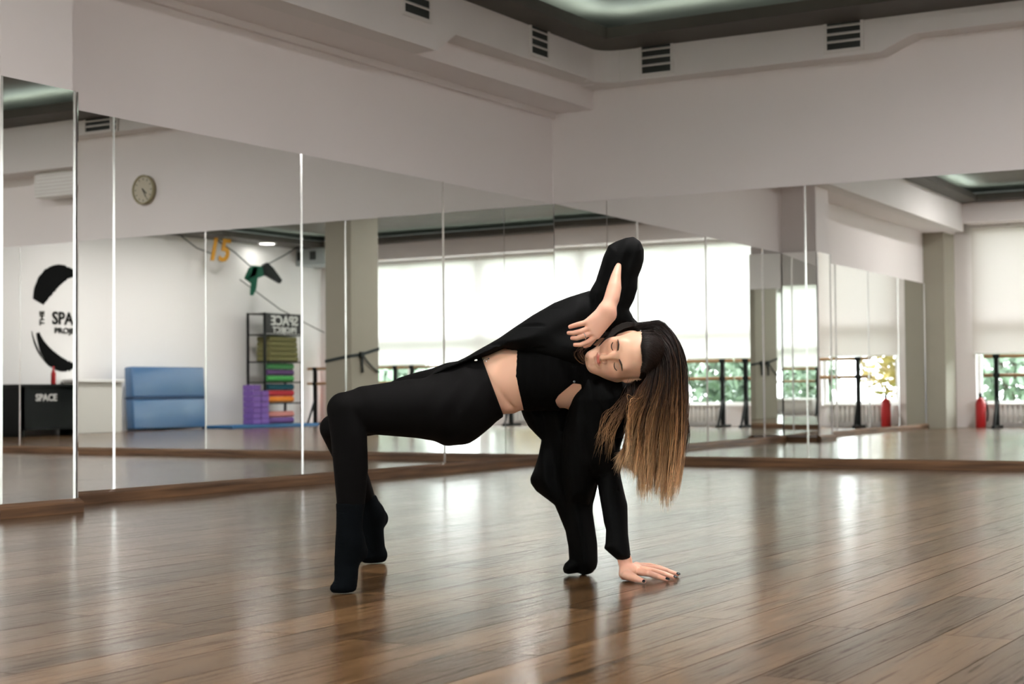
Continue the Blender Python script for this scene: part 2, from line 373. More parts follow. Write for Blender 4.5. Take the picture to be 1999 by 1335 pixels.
# wooden ledge under the mirrors
def ledge(a, b, mat, name, lab, M4=None):
    prof = [(-0.02, 0.0), (0.036, 0.0), (0.038, 0.046), (0.030, 0.056), (0.0, HS), (-0.02, HS)]
    m = MB(); v = []
    for y_ in (a, b):
        for p, q in prof: v.append((p, y_, q))
    n = len(prof)
    m.add(v, [tuple(range(n)), tuple(range(2*n-1, n-1, -1))]+[(i, (i+1) % n, n+(i+1) % n, n+i) for i in range(n)])
    if M4 is not None: m.xf(M4)
    return struct(obj(name, m, mat), lab)
ledge(0, PY0, LEDGE_A, 'baseboard_left', 'brown wooden ledge under the left mirrors')
ledge(PY1, -12.2, LEDGE_A, 'baseboard_left_far', 'brown wooden ledge beyond the pier')
ledge(PY0+0.036, PY1-0.036, LEDGE_A, 'baseboard_pier', 'brown wooden ledge around the foot of the pier', Matrix.Translation((PX, 0, 0)))
struct(obj('baseboard_pier_side', MB().box(0, PX, PY0, PY0+0.036, 0, 0.05), LEDGE_B), 'short return of the wooden ledge at the pier')
ledge(0, 9.02, LEDGE_B, 'baseboard_back', 'brown wooden ledge under the back wall mirrors', MBK @ Matrix.Rotation(-PI/2, 4, 'Z'))

# ventilation grilles ---------------------------------------------------------
GRILLE = pmat('grille_frame', (0.74, 0.72, 0.70), 0.5); VDARK = pmat('vent_inside', (0.02, 0.026, 0.024), 0.6)
def vent(M4, wdt, z0, z1, label, nsl):
    "local x along the duct face, local -y out of it"
    t = bpy.data.objects.new('air_vent', None); COL.objects.link(t); t.matrix_world = M4; tag(t, label, 'vent', 'air vents on the white ducts')
    h = z1-z0
    obj('backing', MB().box(-wdt/2, wdt/2, -0.004, 0.0, 0, h), VDARK, t)
    fr = MB()
    fr.box(-wdt/2-0.025, -wdt/2, -0.014, 0, -0.025, h); fr.box(wdt/2, wdt/2+0.025, -0.014, 0, -0.025, h); fr.box(-wdt/2, wdt/2, -0.014, 0, -0.025, 0)
    obj('frame', fr, GRILLE, t)
    for i in range(nsl):
        z = (i+1)*h/(nsl+0.45)
        obj('slat', MB().prism([(-0.020, z-0.004), (-0.014, z-0.010), (-0.003, z+0.006), (-0.006, z+0.011)], 'x', -wdt/2, wdt/2), GRILLE, t)
MA = Matrix.Rotation(PI/2, 4, 'Z')   # face of the left duct: local x -> +y, local -y -> +x
vent(Matrix.Translation((0.561, -2.873, 3.12)) @ MA, 0.30, 3.12, ZC, 'slatted air vent on the low part of the left duct', 3)
vent(Matrix.Translation((0.561, -1.214, 3.145)) @ MA, 0.25, 3.145, ZC, 'slatted air vent on the left duct next to the room corner', 3)
vent(MBK @ Matrix.Translation((1.05, -0.201, 3.135)), 0.25, 3.135, ZC, 'slatted air vent on the back duct next to the room corner', 3)
vent(MBK @ Matrix.Translation((2.59, -0.201, 3.15)), 0.26, 3.15, ZC, 'slatted air vent on the back duct beside its step', 3)
vent(MBK @ Matrix.Translation((5.05, -0.201, 3.225)), 0.34, 3.225, ZC, 'slatted air vent on the thin end of the back duct', 2)
# box with fine slats under the far beam
acb = empty('air_conditioner', MBK @ Vector((6.5, 0, 2.62)), TB, 'white slatted air conditioner under the beam of the back wall', 'air conditioner')
obj('housing', MB().bev(-0.35, 0.35, -0.22, 0, 0, 0.26, 0.02), WHITEP, acb)
for i in range(6): obj('slat', MB().box(-0.33, 0.33, -0.228, -0.219, 0.03+i*0.036, 0.045+i*0.036), GRILLE, acb)

# window wall -------------------------------------------------------------------
WINS = [(0.60, 2.62), (2.70, 6.00), (6.08, 9.30), (9.38, 12.60)]
ZS, ZT = 0.34, 3.06
wf = MB().box(-0.2, RX+0.2, RY-0.25, RY, -0.1, ZS).box(-0.2, RX+0.2, RY-0.25, RY, ZT, 4.0)
e0 = -0.2
for a, b in WINS: wf.box(e0, a, RY-0.25, RY, ZS, ZT); e0 = b
wf.box(e0, RX+0.2, RY-0.25, RY, ZS, ZT)
struct(obj('wall_front', wf, PAINT), 'white window wall behind the camera')
def glass_mat():
    m = bpy.data.materials.new('window_glass'); m.use_nodes = True; nt = m.node_tree; nt.nodes.clear()
    o = nt.nodes.new('ShaderNodeOutputMaterial'); t = nt.nodes.new('ShaderNodeBsdfTransparent'); g = nt.nodes.new('ShaderNodeBsdfGlossy'); mx = nt.nodes.new('ShaderNodeMixShader')
    g.inputs['Roughness'].default_value = 0.02; t.inputs[0].default_value = (0.94, 0.97, 0.95, 1); mx.inputs[0].default_value = 0.06
    nt.links.new(t.outputs[0], mx.inputs[1]); nt.links.new(g.outputs[0], mx.inputs[2]); nt.links.new(mx.outputs[0], o.inputs[0]); return m
GLASS = glass_mat()
def blind_mat(name, col, trans):
    m = bpy.data.materials.new(name); m.use_nodes = True; nt = m.node_tree; nt.nodes.clear()
    o = nt.nodes.new('ShaderNodeOutputMaterial'); d = nt.nodes.new('ShaderNodeBsdfDiffuse'); t = nt.nodes.new('ShaderNodeBsdfTranslucent'); mx = nt.nodes.new('ShaderNodeMixShader')
    d.inputs[0].default_value = (*col, 1); t.inputs[0].default_value = (*col, 1); mx.inputs[0].default_value = trans
    nt.links.new(d.outputs[0], mx.inputs[1]); nt.links.new(t.outputs[0], mx.inputs[2]); nt.links.new(mx.outputs[0], o.inputs[0]); return m
BL1 = blind_mat('blind_fabric', (0.86, 0.83, 0.82), 0.30); BL0 = blind_mat('blind_fabric_dense', (0.72, 0.67, 0.64), 0.13)
for k, (a, b) in enumerate(WINS):
    wdw = struct(empty('window_%d' % (k+1), ((a+b)/2, RY-0.12, ZS)), 'tall window with white aluminium frame behind the camera'); hw = (b-a)/2; hh = ZT-ZS
    for (x0, x1, z0, z1) in ((-hw, -hw+.06, 0, hh), (hw-.06, hw, 0, hh), (-hw+.06, hw-.06, 0, .06), (-hw+.06, hw-.06, hh-.06, hh), (-.04, .04, .06, hh-.06), (-hw+.06, -.04, 1.16, 1.32), (.04, hw-.06, 1.16, 1.32)):
        obj('frame_bar', MB().box(x0, x1, -.03, .03, z0, z1), ALU, wdw)
    for s_ in (-1, 1):
        obj('pane', MB().add([(s_*.04, 0, .06), (s_*(hw-.06), 0, .06), (s_*(hw-.06), 0, hh-.06), (s_*.04, 0, hh-.06)], [(0, 1, 2, 3)]), GLASS, wdw)
    bl = empty('roller_blind', ((a+b)/2, RY+0.045, ZT), label=('half lowered beige blind in the window next to the mirrored wall', 'half lowered white blind in the second window from the mirrored wall',
                       'half lowered white blind in the third window from the mirrored wall', 'half lowered white blind in the window next to the shelf')[k], cat='blind', group='roller blinds of the window wall')
    obj('fabric', MB().add([(-hw-.03, 0, -1.94), (hw+.03, 0, -1.94), (hw+.03, 0, 0), (-hw-.03, 0, 0)], [(0, 1, 2, 3)]), BL0 if k == 0 else BL1, bl)
    obj('bottom_rail', MB().tube([(-hw-.03, 0, -1.945), (hw+.03, 0, -1.945)], 0.012, 8), WHITEP, bl)
    obj('roller', MB().tube([(-hw-.03, 0.01, -0.035), (hw+.03, 0.01, -0.035)], 0.03, 10), WHITEP, bl)
# outside: lawn and shrubs
struct(obj('ground_outside', MB().box(-40, 60, -80, RY-0.3, -0.5, -0.12), pmat('lawn', (0.10, 0.15, 0.07), 0.9, var=0.3, vscale=2)), 'lawn outside the windows')
LEAF = pmat('leaf', (0.20, 0.27, 0.20), 0.55, var=0.5, vscale=3.0); LEAF2 = pmat('leaf_autumn', (0.33, 0.24, 0.08), 0.55, var=0.4, vscale=3.0); BARK = pmat('bark', (0.10, 0.075, 0.05), 0.8)
def shrub(x, y, rx, rz, lm, label, seed):
    t = empty('shrub', (x, y, -0.12), label=label, cat='shrub', group='shrubs outside the windows'); rg = np.random.default_rng(seed)
    n = 1500; m = MB(); d = rg.normal(size=(n, 3)); d /= np.linalg.norm(d, axis=1)[:, None]
    p = d*(rg.uniform(.55, 1, n)[:, None])*np.array([rx, rx*.7, rz])+np.array([0, 0, rz*1.05])
    u = rg.normal(size=(n, 3)); u /= np.linalg.norm(u, axis=1)[:, None]; w = np.cross(u, d); s = rg.uniform(.07, .15, n)[:, None]
    v = np.stack([p-u*s, p+w*s*.6, p+u*s, p-w*s*.6], 1).reshape(-1, 3)
    m.v = [tuple(q) for q in v]; m.f = [(4*i, 4*i+1, 4*i+2, 4*i+3) for i in range(n)]
    o = link('foliage', m.mesh('foliage'), lm, t); o['kind'] = 'stuff'
    st = MB()
    for k in range(5): st.tube([(0, 0, 0), (rg.uniform(-.3, .3)*rx, rg.uniform(-.3, .3)*rx, rz*1.1)], [0.05, 0.015], 6)
    obj('stem', st, BARK, t)
for i in range(11):
    x = -1.5+i*1.7; shrub(x, RY-3.2-1.3*(i % 3), 1.15, 0.9+0.35*((i*7) % 3), LEAF2 if i in (2, 7) else LEAF, 'leafy %s shrub outside the windows, %s from the mirrored wall' % ('yellowing' if i in (2, 7) else 'green', ('first', 'second', 'third', 'fourth', 'fifth', 'sixth', 'seventh', 'eighth', 'ninth', 'tenth', 'eleventh')[i]), 30+i)
# ------------------------------------------------------------------ the rest of the studio, seen in the mirrors
CX, CY0, CY1 = (6.92, 7.36), -6.63, -6.0
colm = struct(obj('wall_column', MB().bev(CX[0], CX[1], CY0, CY1, 0, ZC+0.22, 0.012), CONC), 'grey plastered column of the studio')
BAND = pmat('black_webbing', (0.02, 0.03, 0.03), 0.7)
st = empty('tied_strap', (CX[0], CY1, 1.08), label='dark strap knotted around the grey column', cat='strap')
m = MB(); e = 0.006; hx, hy = CX[1]-CX[0], CY1-CY0
loop = [(-e, e, 0.03), (hx+e, e, -0.04), (hx+e, -hy-e, 0.05), (-e, -hy-e, 0.14), (-e, -.21, 0.05), (-e, e, 0.03)]
for a, b in zip(loop, loop[1:]):
    a, b = np.array(a), np.array(b); m.add([a+[0, 0, -.022], b+[0, 0, -.022], b+[0, 0, .022], a+[0, 0, .022]], [(0, 1, 2, 3)])
obj('loop', m, BAND, st)
obj('knot', MB().bev(-.05, .0, -.25, -.17, .01, .09, .012), BAND, st)
obj('tail', MB().tube([(-.02, -.22, .04), (-.03, -.21, -.08), (-.03, -.22, -.2)], [.02, .016, .02], 8), BAND, st, True)
obj('tail', MB().tube([(-.02, -.24, .04), (-.03, -.35, -.06), (-.02, -.5, -.15), (-.02, -.6, -.19)], [.014, .012, .012, .016], 8), BAND, st, True)

def barre(x0, x1, y, label):
    t = empty('ballet_barre', ((x0+x1)/2, y, 0), label=label, cat='barre', group='portable ballet barres by the windows'); h = (x1-x0)/2
    for s in (-1, 1):
        px = s*(h-.18)
        obj('post', MB().bev(px-.032, px+.032, -.03, .03, .03, 1.07, .004), BLACK, t)
        obj('foot', MB().bev(px-.03, px+.03, -.28, .28, 0, .04, .006), BLACK, t)
        obj('brace', MB().tube([(px, .02, .45), (px, .22, .04)], .022, 8), BLACK, t)
        for z in (.78, 1.06): obj('rail_cap', MB().bev(px-.05, px+.05, -.032, .032, z-.03, z+.03, .008), BLACK, t)
    for z in (.78, 1.06): obj('rail', MB().tube([(-h, 0, z), (h, 0, z)], .027, 12), RAILW, t, True)
barre(0.85, 3.02, -12.2, 'portable ballet barre standing nearest the fire extinguisher')
barre(3.05, 5.25, -12.2, 'portable ballet barre, second from the mirrored wall')
barre(8.10, 10.60, -12.2, 'portable ballet barre, third from the mirrored wall')
barre(10.62, 12.85, -12.2, 'portable ballet barre standing nearest the mat shelf')
RED = pmat('red_enamel', (0.45, 0.012, 0.015), 0.3)
fx = empty('fire_extinguisher', (0.72, -12.52, 0), label='red fire extinguisher on the floor by the window', cat='fire extinguisher')
obj('cylinder', MB().lathe([(.07, 0), (.075, .02), (.075, .36), (.055, .42), (.025, .45)], n=18), RED, fx, True)
obj('valve', MB().lathe([(.022, .45), (.022, .49), (.012, .5)], n=10).box(-.012, .012, -.09, .03, .49, .52), BLACK, fx)
obj('hose', MB().tube([(0, -.05, .48), (.06, -.1, .4), (.09, -.08, .22), (.085, -.04, .1)], .011, 8), BLACK, fx, True)
# crash mats leaning on the right wall
VINYL = pmat('blue_vinyl', (0.045, 0.14, 0.31), 0.28, spec=0.8, bump=0.4, bscale=9, coat=0.5)
VDK = pmat('blue_vinyl_seam', (0.015, 0.05, 0.13), 0.4)
mt = empty('crash_mat', (12.62, -8.2, 0), label='shiny blue folding crash mat leaning against the white wall', cat='mat')
lean = Matrix.Rotation(T_(3), 4, 'Y')
for z0, z1 in ((0.0, .52), (.53, 1.05)): obj('mat_section', MB().bev(-.09, .09, -.85, .85, z0+.02, z1+.01, .03).xf(lean), VINYL, mt, True)
obj('hinge_seam', MB().box(-.1, .1, -.85, .85, .525, .555).xf(lean), VDK, mt)
fm = tag(obj('floor_mat', MB().bev(12.0, 12.75, -11.5, -9.15, 0.0, .05, .015), pmat('blue_foam', (0.02, 0.13, 0.30), .6)), 'thin blue mat lying along the wall', 'mat')
# shelf with rolled mats
SX, SY0, SY1 = 12.58, -11.42, -10.4
sh = empty('mat_shelf', (SX, (SY0+SY1)/2, 0), label='black metal shelf rack full of rolled mats and blankets', cat='shelf'); hw = (SY1-SY0)/2
for a in (-.2, .2):
    for b in (-hw, hw): obj('upright', MB().box(a-.018, a+.018, b-.018, b+.018, 0, 2.06), BLACK, sh)
for z in (.04, .42, .80, 1.17, 1.66, 2.04): obj('shelf_board', MB().box(-.2, .2, -hw, hw, z-.012, z+.012), BLACK, sh)
bn = obj('banner', MB().box(-.225, -.215, -hw, hw, 1.68, 2.02), pmat('banner_black', (.02, .02, .02), .6), sh); bn['label'] = 'black banner with white lettering'
def text_mesh(s, size, shear=0.0, ext=0.004):
    cu = bpy.data.curves.new('lettering', 'FONT'); cu.body = s; cu.size = size; cu.shear = shear; cu.extrude = ext; cu.align_x = 'CENTER'; cu.resolution_u = 3; cu.offset = size*0.02
    o = bpy.data.objects.new('tmp_text', cu); COL.objects.link(o); dg = bpy.context.evaluated_depsgraph_get()
    me = bpy.data.meshes.new_from_object(o.evaluated_get(dg)); bpy.data.objects.remove(o); return me
def letter(name, s, size, mat, parent, loc, rot, shear=0.0, ext=0.004, sx=1.0):
    me = text_mesh(s, size, shear, ext); o = link(name, me, mat, parent, loc=loc, rot=rot); o.scale = (sx, 1, 1); return o
WHT = pmat('white_print', (.75, .75, .73), .6)
letter('lettering', 'SPACE', .24, WHT, sh, (-.232, 0, 1.84), (PI/2, 0, -PI/2), sx=-1.1)
letter('lettering', 'PROJECT', .15, WHT, sh, (-.232, 0, 1.70), (PI/2, 0, -PI/2), sx=-1.1)
def roll(y, z, L_, r, colr, nm, lab):
    t = tag(obj('rolled_mat', MB().tube([(SX-.06, y-L_/2, z), (SX-.06, y+L_/2, z)], r, 16), pmat('mat_'+nm, colr, .75), smooth=False), lab, 'mat', 'rolled mats on the shelf rack'); return t
yc = (SY0+SY1)/2-.04
for z, c_, nm in ((.11, (.16, .07, .28), 'violet'), (.222, (.75, .28, .24), 'salmon'), (.492, (.85, .25, .02), 'orange'), (.605, (.55, .03, .05), 'crimson'), (.718, (.01, .12, .18), 'teal'), (.870, (.08, .42, .10), 'green'), (.982, (.13, .06, .20), 'plum'), (1.094, (.10, .40, .14), 'leaf_green')):
    roll(yc, z, .72, .055, c_, nm, '%s rolled exercise mat on the rack' % nm.replace('_', ' '))
for k, wd_ in enumerate(('lowest', 'second lowest', 'middle', 'second highest', 'highest')):
    tag(obj('blanket', MB().bev(SX-.19, SX+.15, yc-.4+.01*k, yc+.38, 1.184+k*.09, 1.272+k*.09, .025), pmat('olive_wool', (.17, .16, .06), .9)), '%s folded olive blanket on the rack' % wd_, 'blanket', 'olive blankets on the rack')
# violet foam blocks stacked beside the rack
FOAM = pmat('violet_foam', (.20, .10, .38), .8)
for cidx, y in enumerate((-10.05, -10.27)):
    for k in range(7 if cidx == 0 else 6):
        tag(obj('foam_block', MB().bev(12.25, 12.5, y-.1, y+.1, .055+k*.1, .152+k*.1, .012), FOAM), 'violet foam block, %s from the floor in the stack %s' % (('first', 'second', 'third', 'fourth', 'fifth', 'sixth', 'seventh')[k], ('next to the crash mat', 'next to the rack')[cidx]), 'block', 'violet foam blocks')
# tall coral mat standing by the window
tag(obj('coral_mat', MB().bev(12.0, 12.6, -12.62, -12.55, 0, 1.1, .01), pmat('coral', (.75, .20, .14), .7)), 'coral red mat standing upright in front of the window', 'mat')
# gold number hanging from a string, garland with clothes
GOLD = pmat('gold_card', (.62, .29, .015), .4)
nb = empty('hanging_number', (12.5, -9.32, 2.93), label='gold number 15 hanging from a string', cat='decoration')
letter('digits', '15', .56, GOLD, nb, (0, 0, 0), (PI/2, 0, -PI/2), shear=.25, ext=.012)
rp = empty('garland_string', (12.6, -9.9, 3.1), label='dark string slung under the ceiling and down to the column', cat='string')
def rope(pts, r): return MB().tube([np.array(p)-np.array((12.6, -9.9, 3.1)) for p in pts], r, 6)
obj('cord', rope([(12.6, -8.45, 3.33), (12.6, -8.9, 3.12), (12.6, -9.3, 3.05)], .010), BAND, rp)
obj('cord', rope([(12.6, -9.4, 3.3), (12.6, -9.85, 3.12), (12.6, -10.25, 2.9), (12.6, -10.6, 2.9), (12.6, -11.2, 3.15), (12.6, -11.6, 3.34)], .012), BAND, rp)
obj('cord', rope([(12.7, -10.1, 2.65), (12.7, -11.2, 2.15), (12.6, -12.4, 1.75)], .009), BAND, rp)
GRN = pmat('green_cloth', (.0, .11, .06), .7)
hc = empty('hung_garment', (12.55, -10.5, 2.78), label='green and black garment hanging from the string', cat='garment')
def patch(name, poly, mat): 
    return obj(name, MB().prism([(y, z) for y, z in poly], 'x', -.03, .03), mat, hc)
patch('green_cloth', [(.42, -.12), (.30, .08), (.2, .12), (.0, .12), (-.05, -.05), (.12, -.1), (.16, -.3), (.24, -.42), (.27, -.4), (.24, -.2)], GRN)
patch('black_cup', [(.3, -.02), (.22, .1), (.12, .08), (.16, -.06), (.4, -.14)], BLACK)
patch('black_cup', [(.0, .12), (-.15, .2), (-.3, .12), (-.55, -.1), (-.5, -.16), (-.2, -.06), (-.05, -.02)], BLACK)
# grey service box with two square openings in the corner by the windows
sv = empty('service_box', (12.65, -12.3, 3.0), label='pale grey box with two dark square openings under the ceiling corner', cat='duct box')
obj('box', MB().bev(-.35, .35, -.38, .3, .02, .34, .01), pmat('grey_sheet', (.42, .47, .47), .5), sv)
for y in (-.25, .1): obj('opening', MB().box(-.357, -.349, y-.07, y+.07, .12, .28), VDARK, sv)
for x in (-.1, .25): obj('opening', MB().box(x-.07, x+.07, .299, .307, .12, .28), VDARK, sv)
# wall clock on the back wall
ck = empty('wall_clock', MBK @ Vector((4.70, 0.0, 2.63)), TB, 'round cream wall clock above the back mirrors', 'clock')
obj('rim', MB().lathe([(.145, .012), (.148, -.03), (.135, -.038), (.128, -.026), (.128, .012)], n=36, axis='y'), pmat('clock_rim', (.35, .31, .19), .4), ck, True)
obj('dial', MB().lathe([(.13, .01), (.13, -.022)], n=36, axis='y'), pmat('clock_dial', (.55, .51, .40), .5), ck)
CKD = pmat('clock_marks', (.06, .06, .05), .5)
for k in range(12):
    a = k*PI/6; c, s = math.cos(a), math.sin(a)
    obj('hour_mark', MB().box(-.004, .004, -.0245, -.0215, .098, .115).xf(Matrix.Rotation(a, 4, 'Y')), CKD, ck)
obj('hour_hand', MB().box(-.005, .005, -.030, -.026, -.012, .06).xf(Matrix.Rotation(T_(-130), 4, 'Y')), CKD, ck)
obj('minute_hand', MB().box(-.0035, .0035, -.034, -.031, -.015, .09).xf(Matrix.Rotation(T_(-150), 4, 'Y')), CKD, ck)
# brush-stroke ring and name on the right wall
INK = pmat('black_wall_paint', (.004, .0045, .0045), .8, spec=.08)
lg = empty('wall_logo', (RX-.004, -5.66, 1.77), label='black brush stroke ring painted on the white wall around the studio name', cat='wall sign')
def stroke(a0, a1, r, w0, w1, seed, n=44):
    m = MB(); rg2 = np.random.default_rng(seed); out, inn = [], []
    for i in range(n):
        t = i/(n-1); a = (a0+(a1-a0)*t); w = (w0+(w1-w0)*t)*(0.35+0.65*math.sin(PI*min(1, t*1.25+.12)))*(1+.12*rg2.normal()*(1 if t > .6 else .2))
        out.append((-(r+w/2)*math.sin(a)*.9, (r+w/2)*math.cos(a))); inn.append((-(r-w/2)*math.sin(a)*.9, (r-w/2)*math.cos(a)))
    v = [(x, p, q) for x in (-.003, .003) for p, q in out+inn]
    k = 2*n
    for b, base in ((0, 0), (k, k)): m.f += [(base+i, base+i+1, base+n+i+1, base+n+i) for i in range(n-1)]
    m.v = v; return m
obj('brush_stroke', stroke(T_(-70), T_(40), .72, .42, .30, 5), INK, lg); obj('brush_stroke', stroke(T_(-108), T_(-215), .72, .12, .44, 8), INK, lg)
obj('brush_stroke', stroke(T_(-104), T_(-150), .84, .02, .05, 9), INK, lg)
letter('lettering', 'SPACE', .27, INK, lg, (-.006, -.02, -.08), (PI/2, 0, -PI/2), sx=.95)
letter('lettering', 'THE', .12, INK, lg, (-.006, .50, .0), (PI/2, -PI/2, -PI/2)); letter('lettering', 'PROJECT', .12, INK, lg, (-.006, 0, -.22), (PI/2, 0, -PI/2), sx=1.25)
# desk, chair, counter
dk = empty('desk', (12.55, -4.75, 0), label='black desk against the white wall below the painted ring', cat='desk')
obj('desktop', MB().bev(-.38, .38, -.7, .7, .72, .76, .006), BLACK, dk); obj('front_panel', MB().box(-.36, -.33, -.68, .68, .1, .72), BLACK, dk)
for s in (-1, 1): obj('side_panel', MB().box(-.36, .36, s*.66-.02, s*.66+.02, 0, .72), BLACK, dk)
letter('lettering', 'SPACE', .14, WHT, dk, (-.364, .25, .52), (PI/2, 0, -PI/2))
ch = empty('office_chair', (11.75, -5.2, 0), T_(20), 'dark chair with thin metal legs in front of the desk', 'chair')
obj('seat', MB().bev(-.22, .22, -.22, .22, .43, .48, .02), BLACK, ch); obj('backrest', MB().bev(.17, .21, -.21, .21, .52, .86, .015), BLACK, ch)
for a in (-.19, .19):
    for b in (-.19, .19): obj('leg', MB().tube([(a*1.15, b*1.15, 0), (a, b, .44)], .012, 8), SILVER, ch)
for s in (-1, 1): obj('back_post', MB().tube([(.19, s*.15, .46), (.19, s*.15, .6)], .012, 8), SILVER, ch)
rb = tag(obj('red_bottle', MB().lathe([(.035, .76), (.037, .78), (.037, .92), (.015, .98), (.015, 1.03)], (12.55, -4.95, 0), 14), RED, smooth=True), 'slim red bottle standing on the black desk', 'bottle')
co = empty('counter', (12.55, -6.12, 0), label='low white counter between the desk and the blue crash mat', cat='counter')
obj('cabinet', MB().bev(-.38, .4, -.62, .62, 0, .80, .008), pmat('counter_white', (.62, .61, .57), .5), co); obj('worktop', MB().bev(-.42, .42, -.65, .65, .80, .84, .008), WHITEP, co)

# white radiators under the windows
for k, (a, b) in enumerate(WINS):
    rd = empty('radiator', ((a+b)/2, RY+.10, 0.06), label=('white ribbed radiator under the beige blind', 'white ribbed radiator under the second window', 'white ribbed radiator under the third window', 'white ribbed radiator under the window by the rack')[k], cat='radiator', group='radiators under the windows')
    obj('panel', MB().box(-.9, .9, -.03, .0, .02, .27), WHITEP, rd); obj('top_rail', MB().bev(-.92, .92, -.04, .05, .27, .30, .006), WHITEP, rd)
    for i in range(24): obj('fin', MB().box(-.88+i*.0745, -.84+i*.0745, .0, .04, .02, .27), WHITEP, rd)
# ------------------------------------------------------------------ implicit-surface modelling for the dancer
def nrm(v): v = np.asarray(v, float); return v/np.linalg.norm(v)
def V(t): return P3(*t) if len(t) == 3 else np.asarray(t, float)
def cone(a, b, ra, rb):
    a = np.asarray(a, float); b = np.asarray(b, float); ba = b-a; L2 = float(ba@ba)+1e-12
    def f(p):
        q = p-a; t = np.clip((q@ba)/L2, 0, 1)
        return np.linalg.norm(q-t[:, None]*ba, axis=1)-(ra+(rb-ra)*t)
    return f
def chain(pts, k=None):
    "pts: list of (point3, radius)"
    fs = [cone(pts[i][0], pts[i+1][0], pts[i][1], pts[i+1][1]) for i in range(len(pts)-1)]
    def f(p):
        d = fs[0](p)
        for g in fs[1:]: d = np.minimum(d, g(p))
        return d
    return f
def ell(c, B, r):
    "ellipsoid: centre, rows of B = local axes, radii"
    c = np.asarray(c, float); B = np.asarray(B, float); r = np.asarray(r, float)
    def f(p):
        q = (p-c)@B.T; k0 = np.linalg.norm(q/r, axis=1); k1 = np.linalg.norm(q/(r*r), axis=1)+1e-9
        return k0*(k0-1)/k1
    return f
def smin(a, b, k):
    h = np.maximum(k-np.abs(a-b), 0)/k; return np.minimum(a, b)-h*h*k*0.25
def smax(a, b, k): return -smin(-a, -b, k)
def union(fs, k):
    def f(p):
        d = fs[0](p)
        for g in fs[1:]: d = smin(d, g(p), k)
        return d
    return f
def cam_coords(p):
    q = p-CAM; w = q@cF
    return 999.5+FPX*(q@cR)/w, 667.5-FPX*(q@cU)/w, w
def poly_sd(x, y, poly):
    P = np.asarray(poly, float); n = len(P); d = np.full(x.shape, 1e18); s = np.ones(x.shape)
    for i in range(n):
        ax, ay = P[i]; bx, by = P[i-1]
        ex, ey = bx-ax, by-ay; wx, wy = x-ax, y-ay
        t = np.clip((wx*ex+wy*ey)/(ex*ex+ey*ey+1e-12), 0, 1)
        dx, dy = wx-ex*t, wy-ey*t; d = np.minimum(d, dx*dx+dy*dy)
        c1 = y >= ay; c2 = y < by; c3 = ex*wy > ey*wx
        s = np.where((c1 & c2 & c3) | (~c1 & ~c2 & ~c3), -s, s)
    return s*np.sqrt(d)
def slab(poly, dfun, tmax, edge, fold=None):
    "padded cloth panel: outline in photo pixels, real depth dfun(px,py), half thickness swelling from the hem to tmax"
    def f(p):
        x, y, w = cam_coords(p)
        d2 = poly_sd(x, y, poly)*w/FPX
        t = tmax*np.sqrt(np.clip(-d2/edge, 0, 1)*(2-np.clip(-d2/edge, 0, 1)))
        dz = np.abs(w-dfun(x, y)-(fold(x, y) if fold else 0.0))
        return smax(d2, dz-np.maximum(t, 0.004), 0.004)
    return f
def halfspace(pt, n):
    pt = np.asarray(pt, float); n = nrm(n); return lambda p: (p-pt)@n
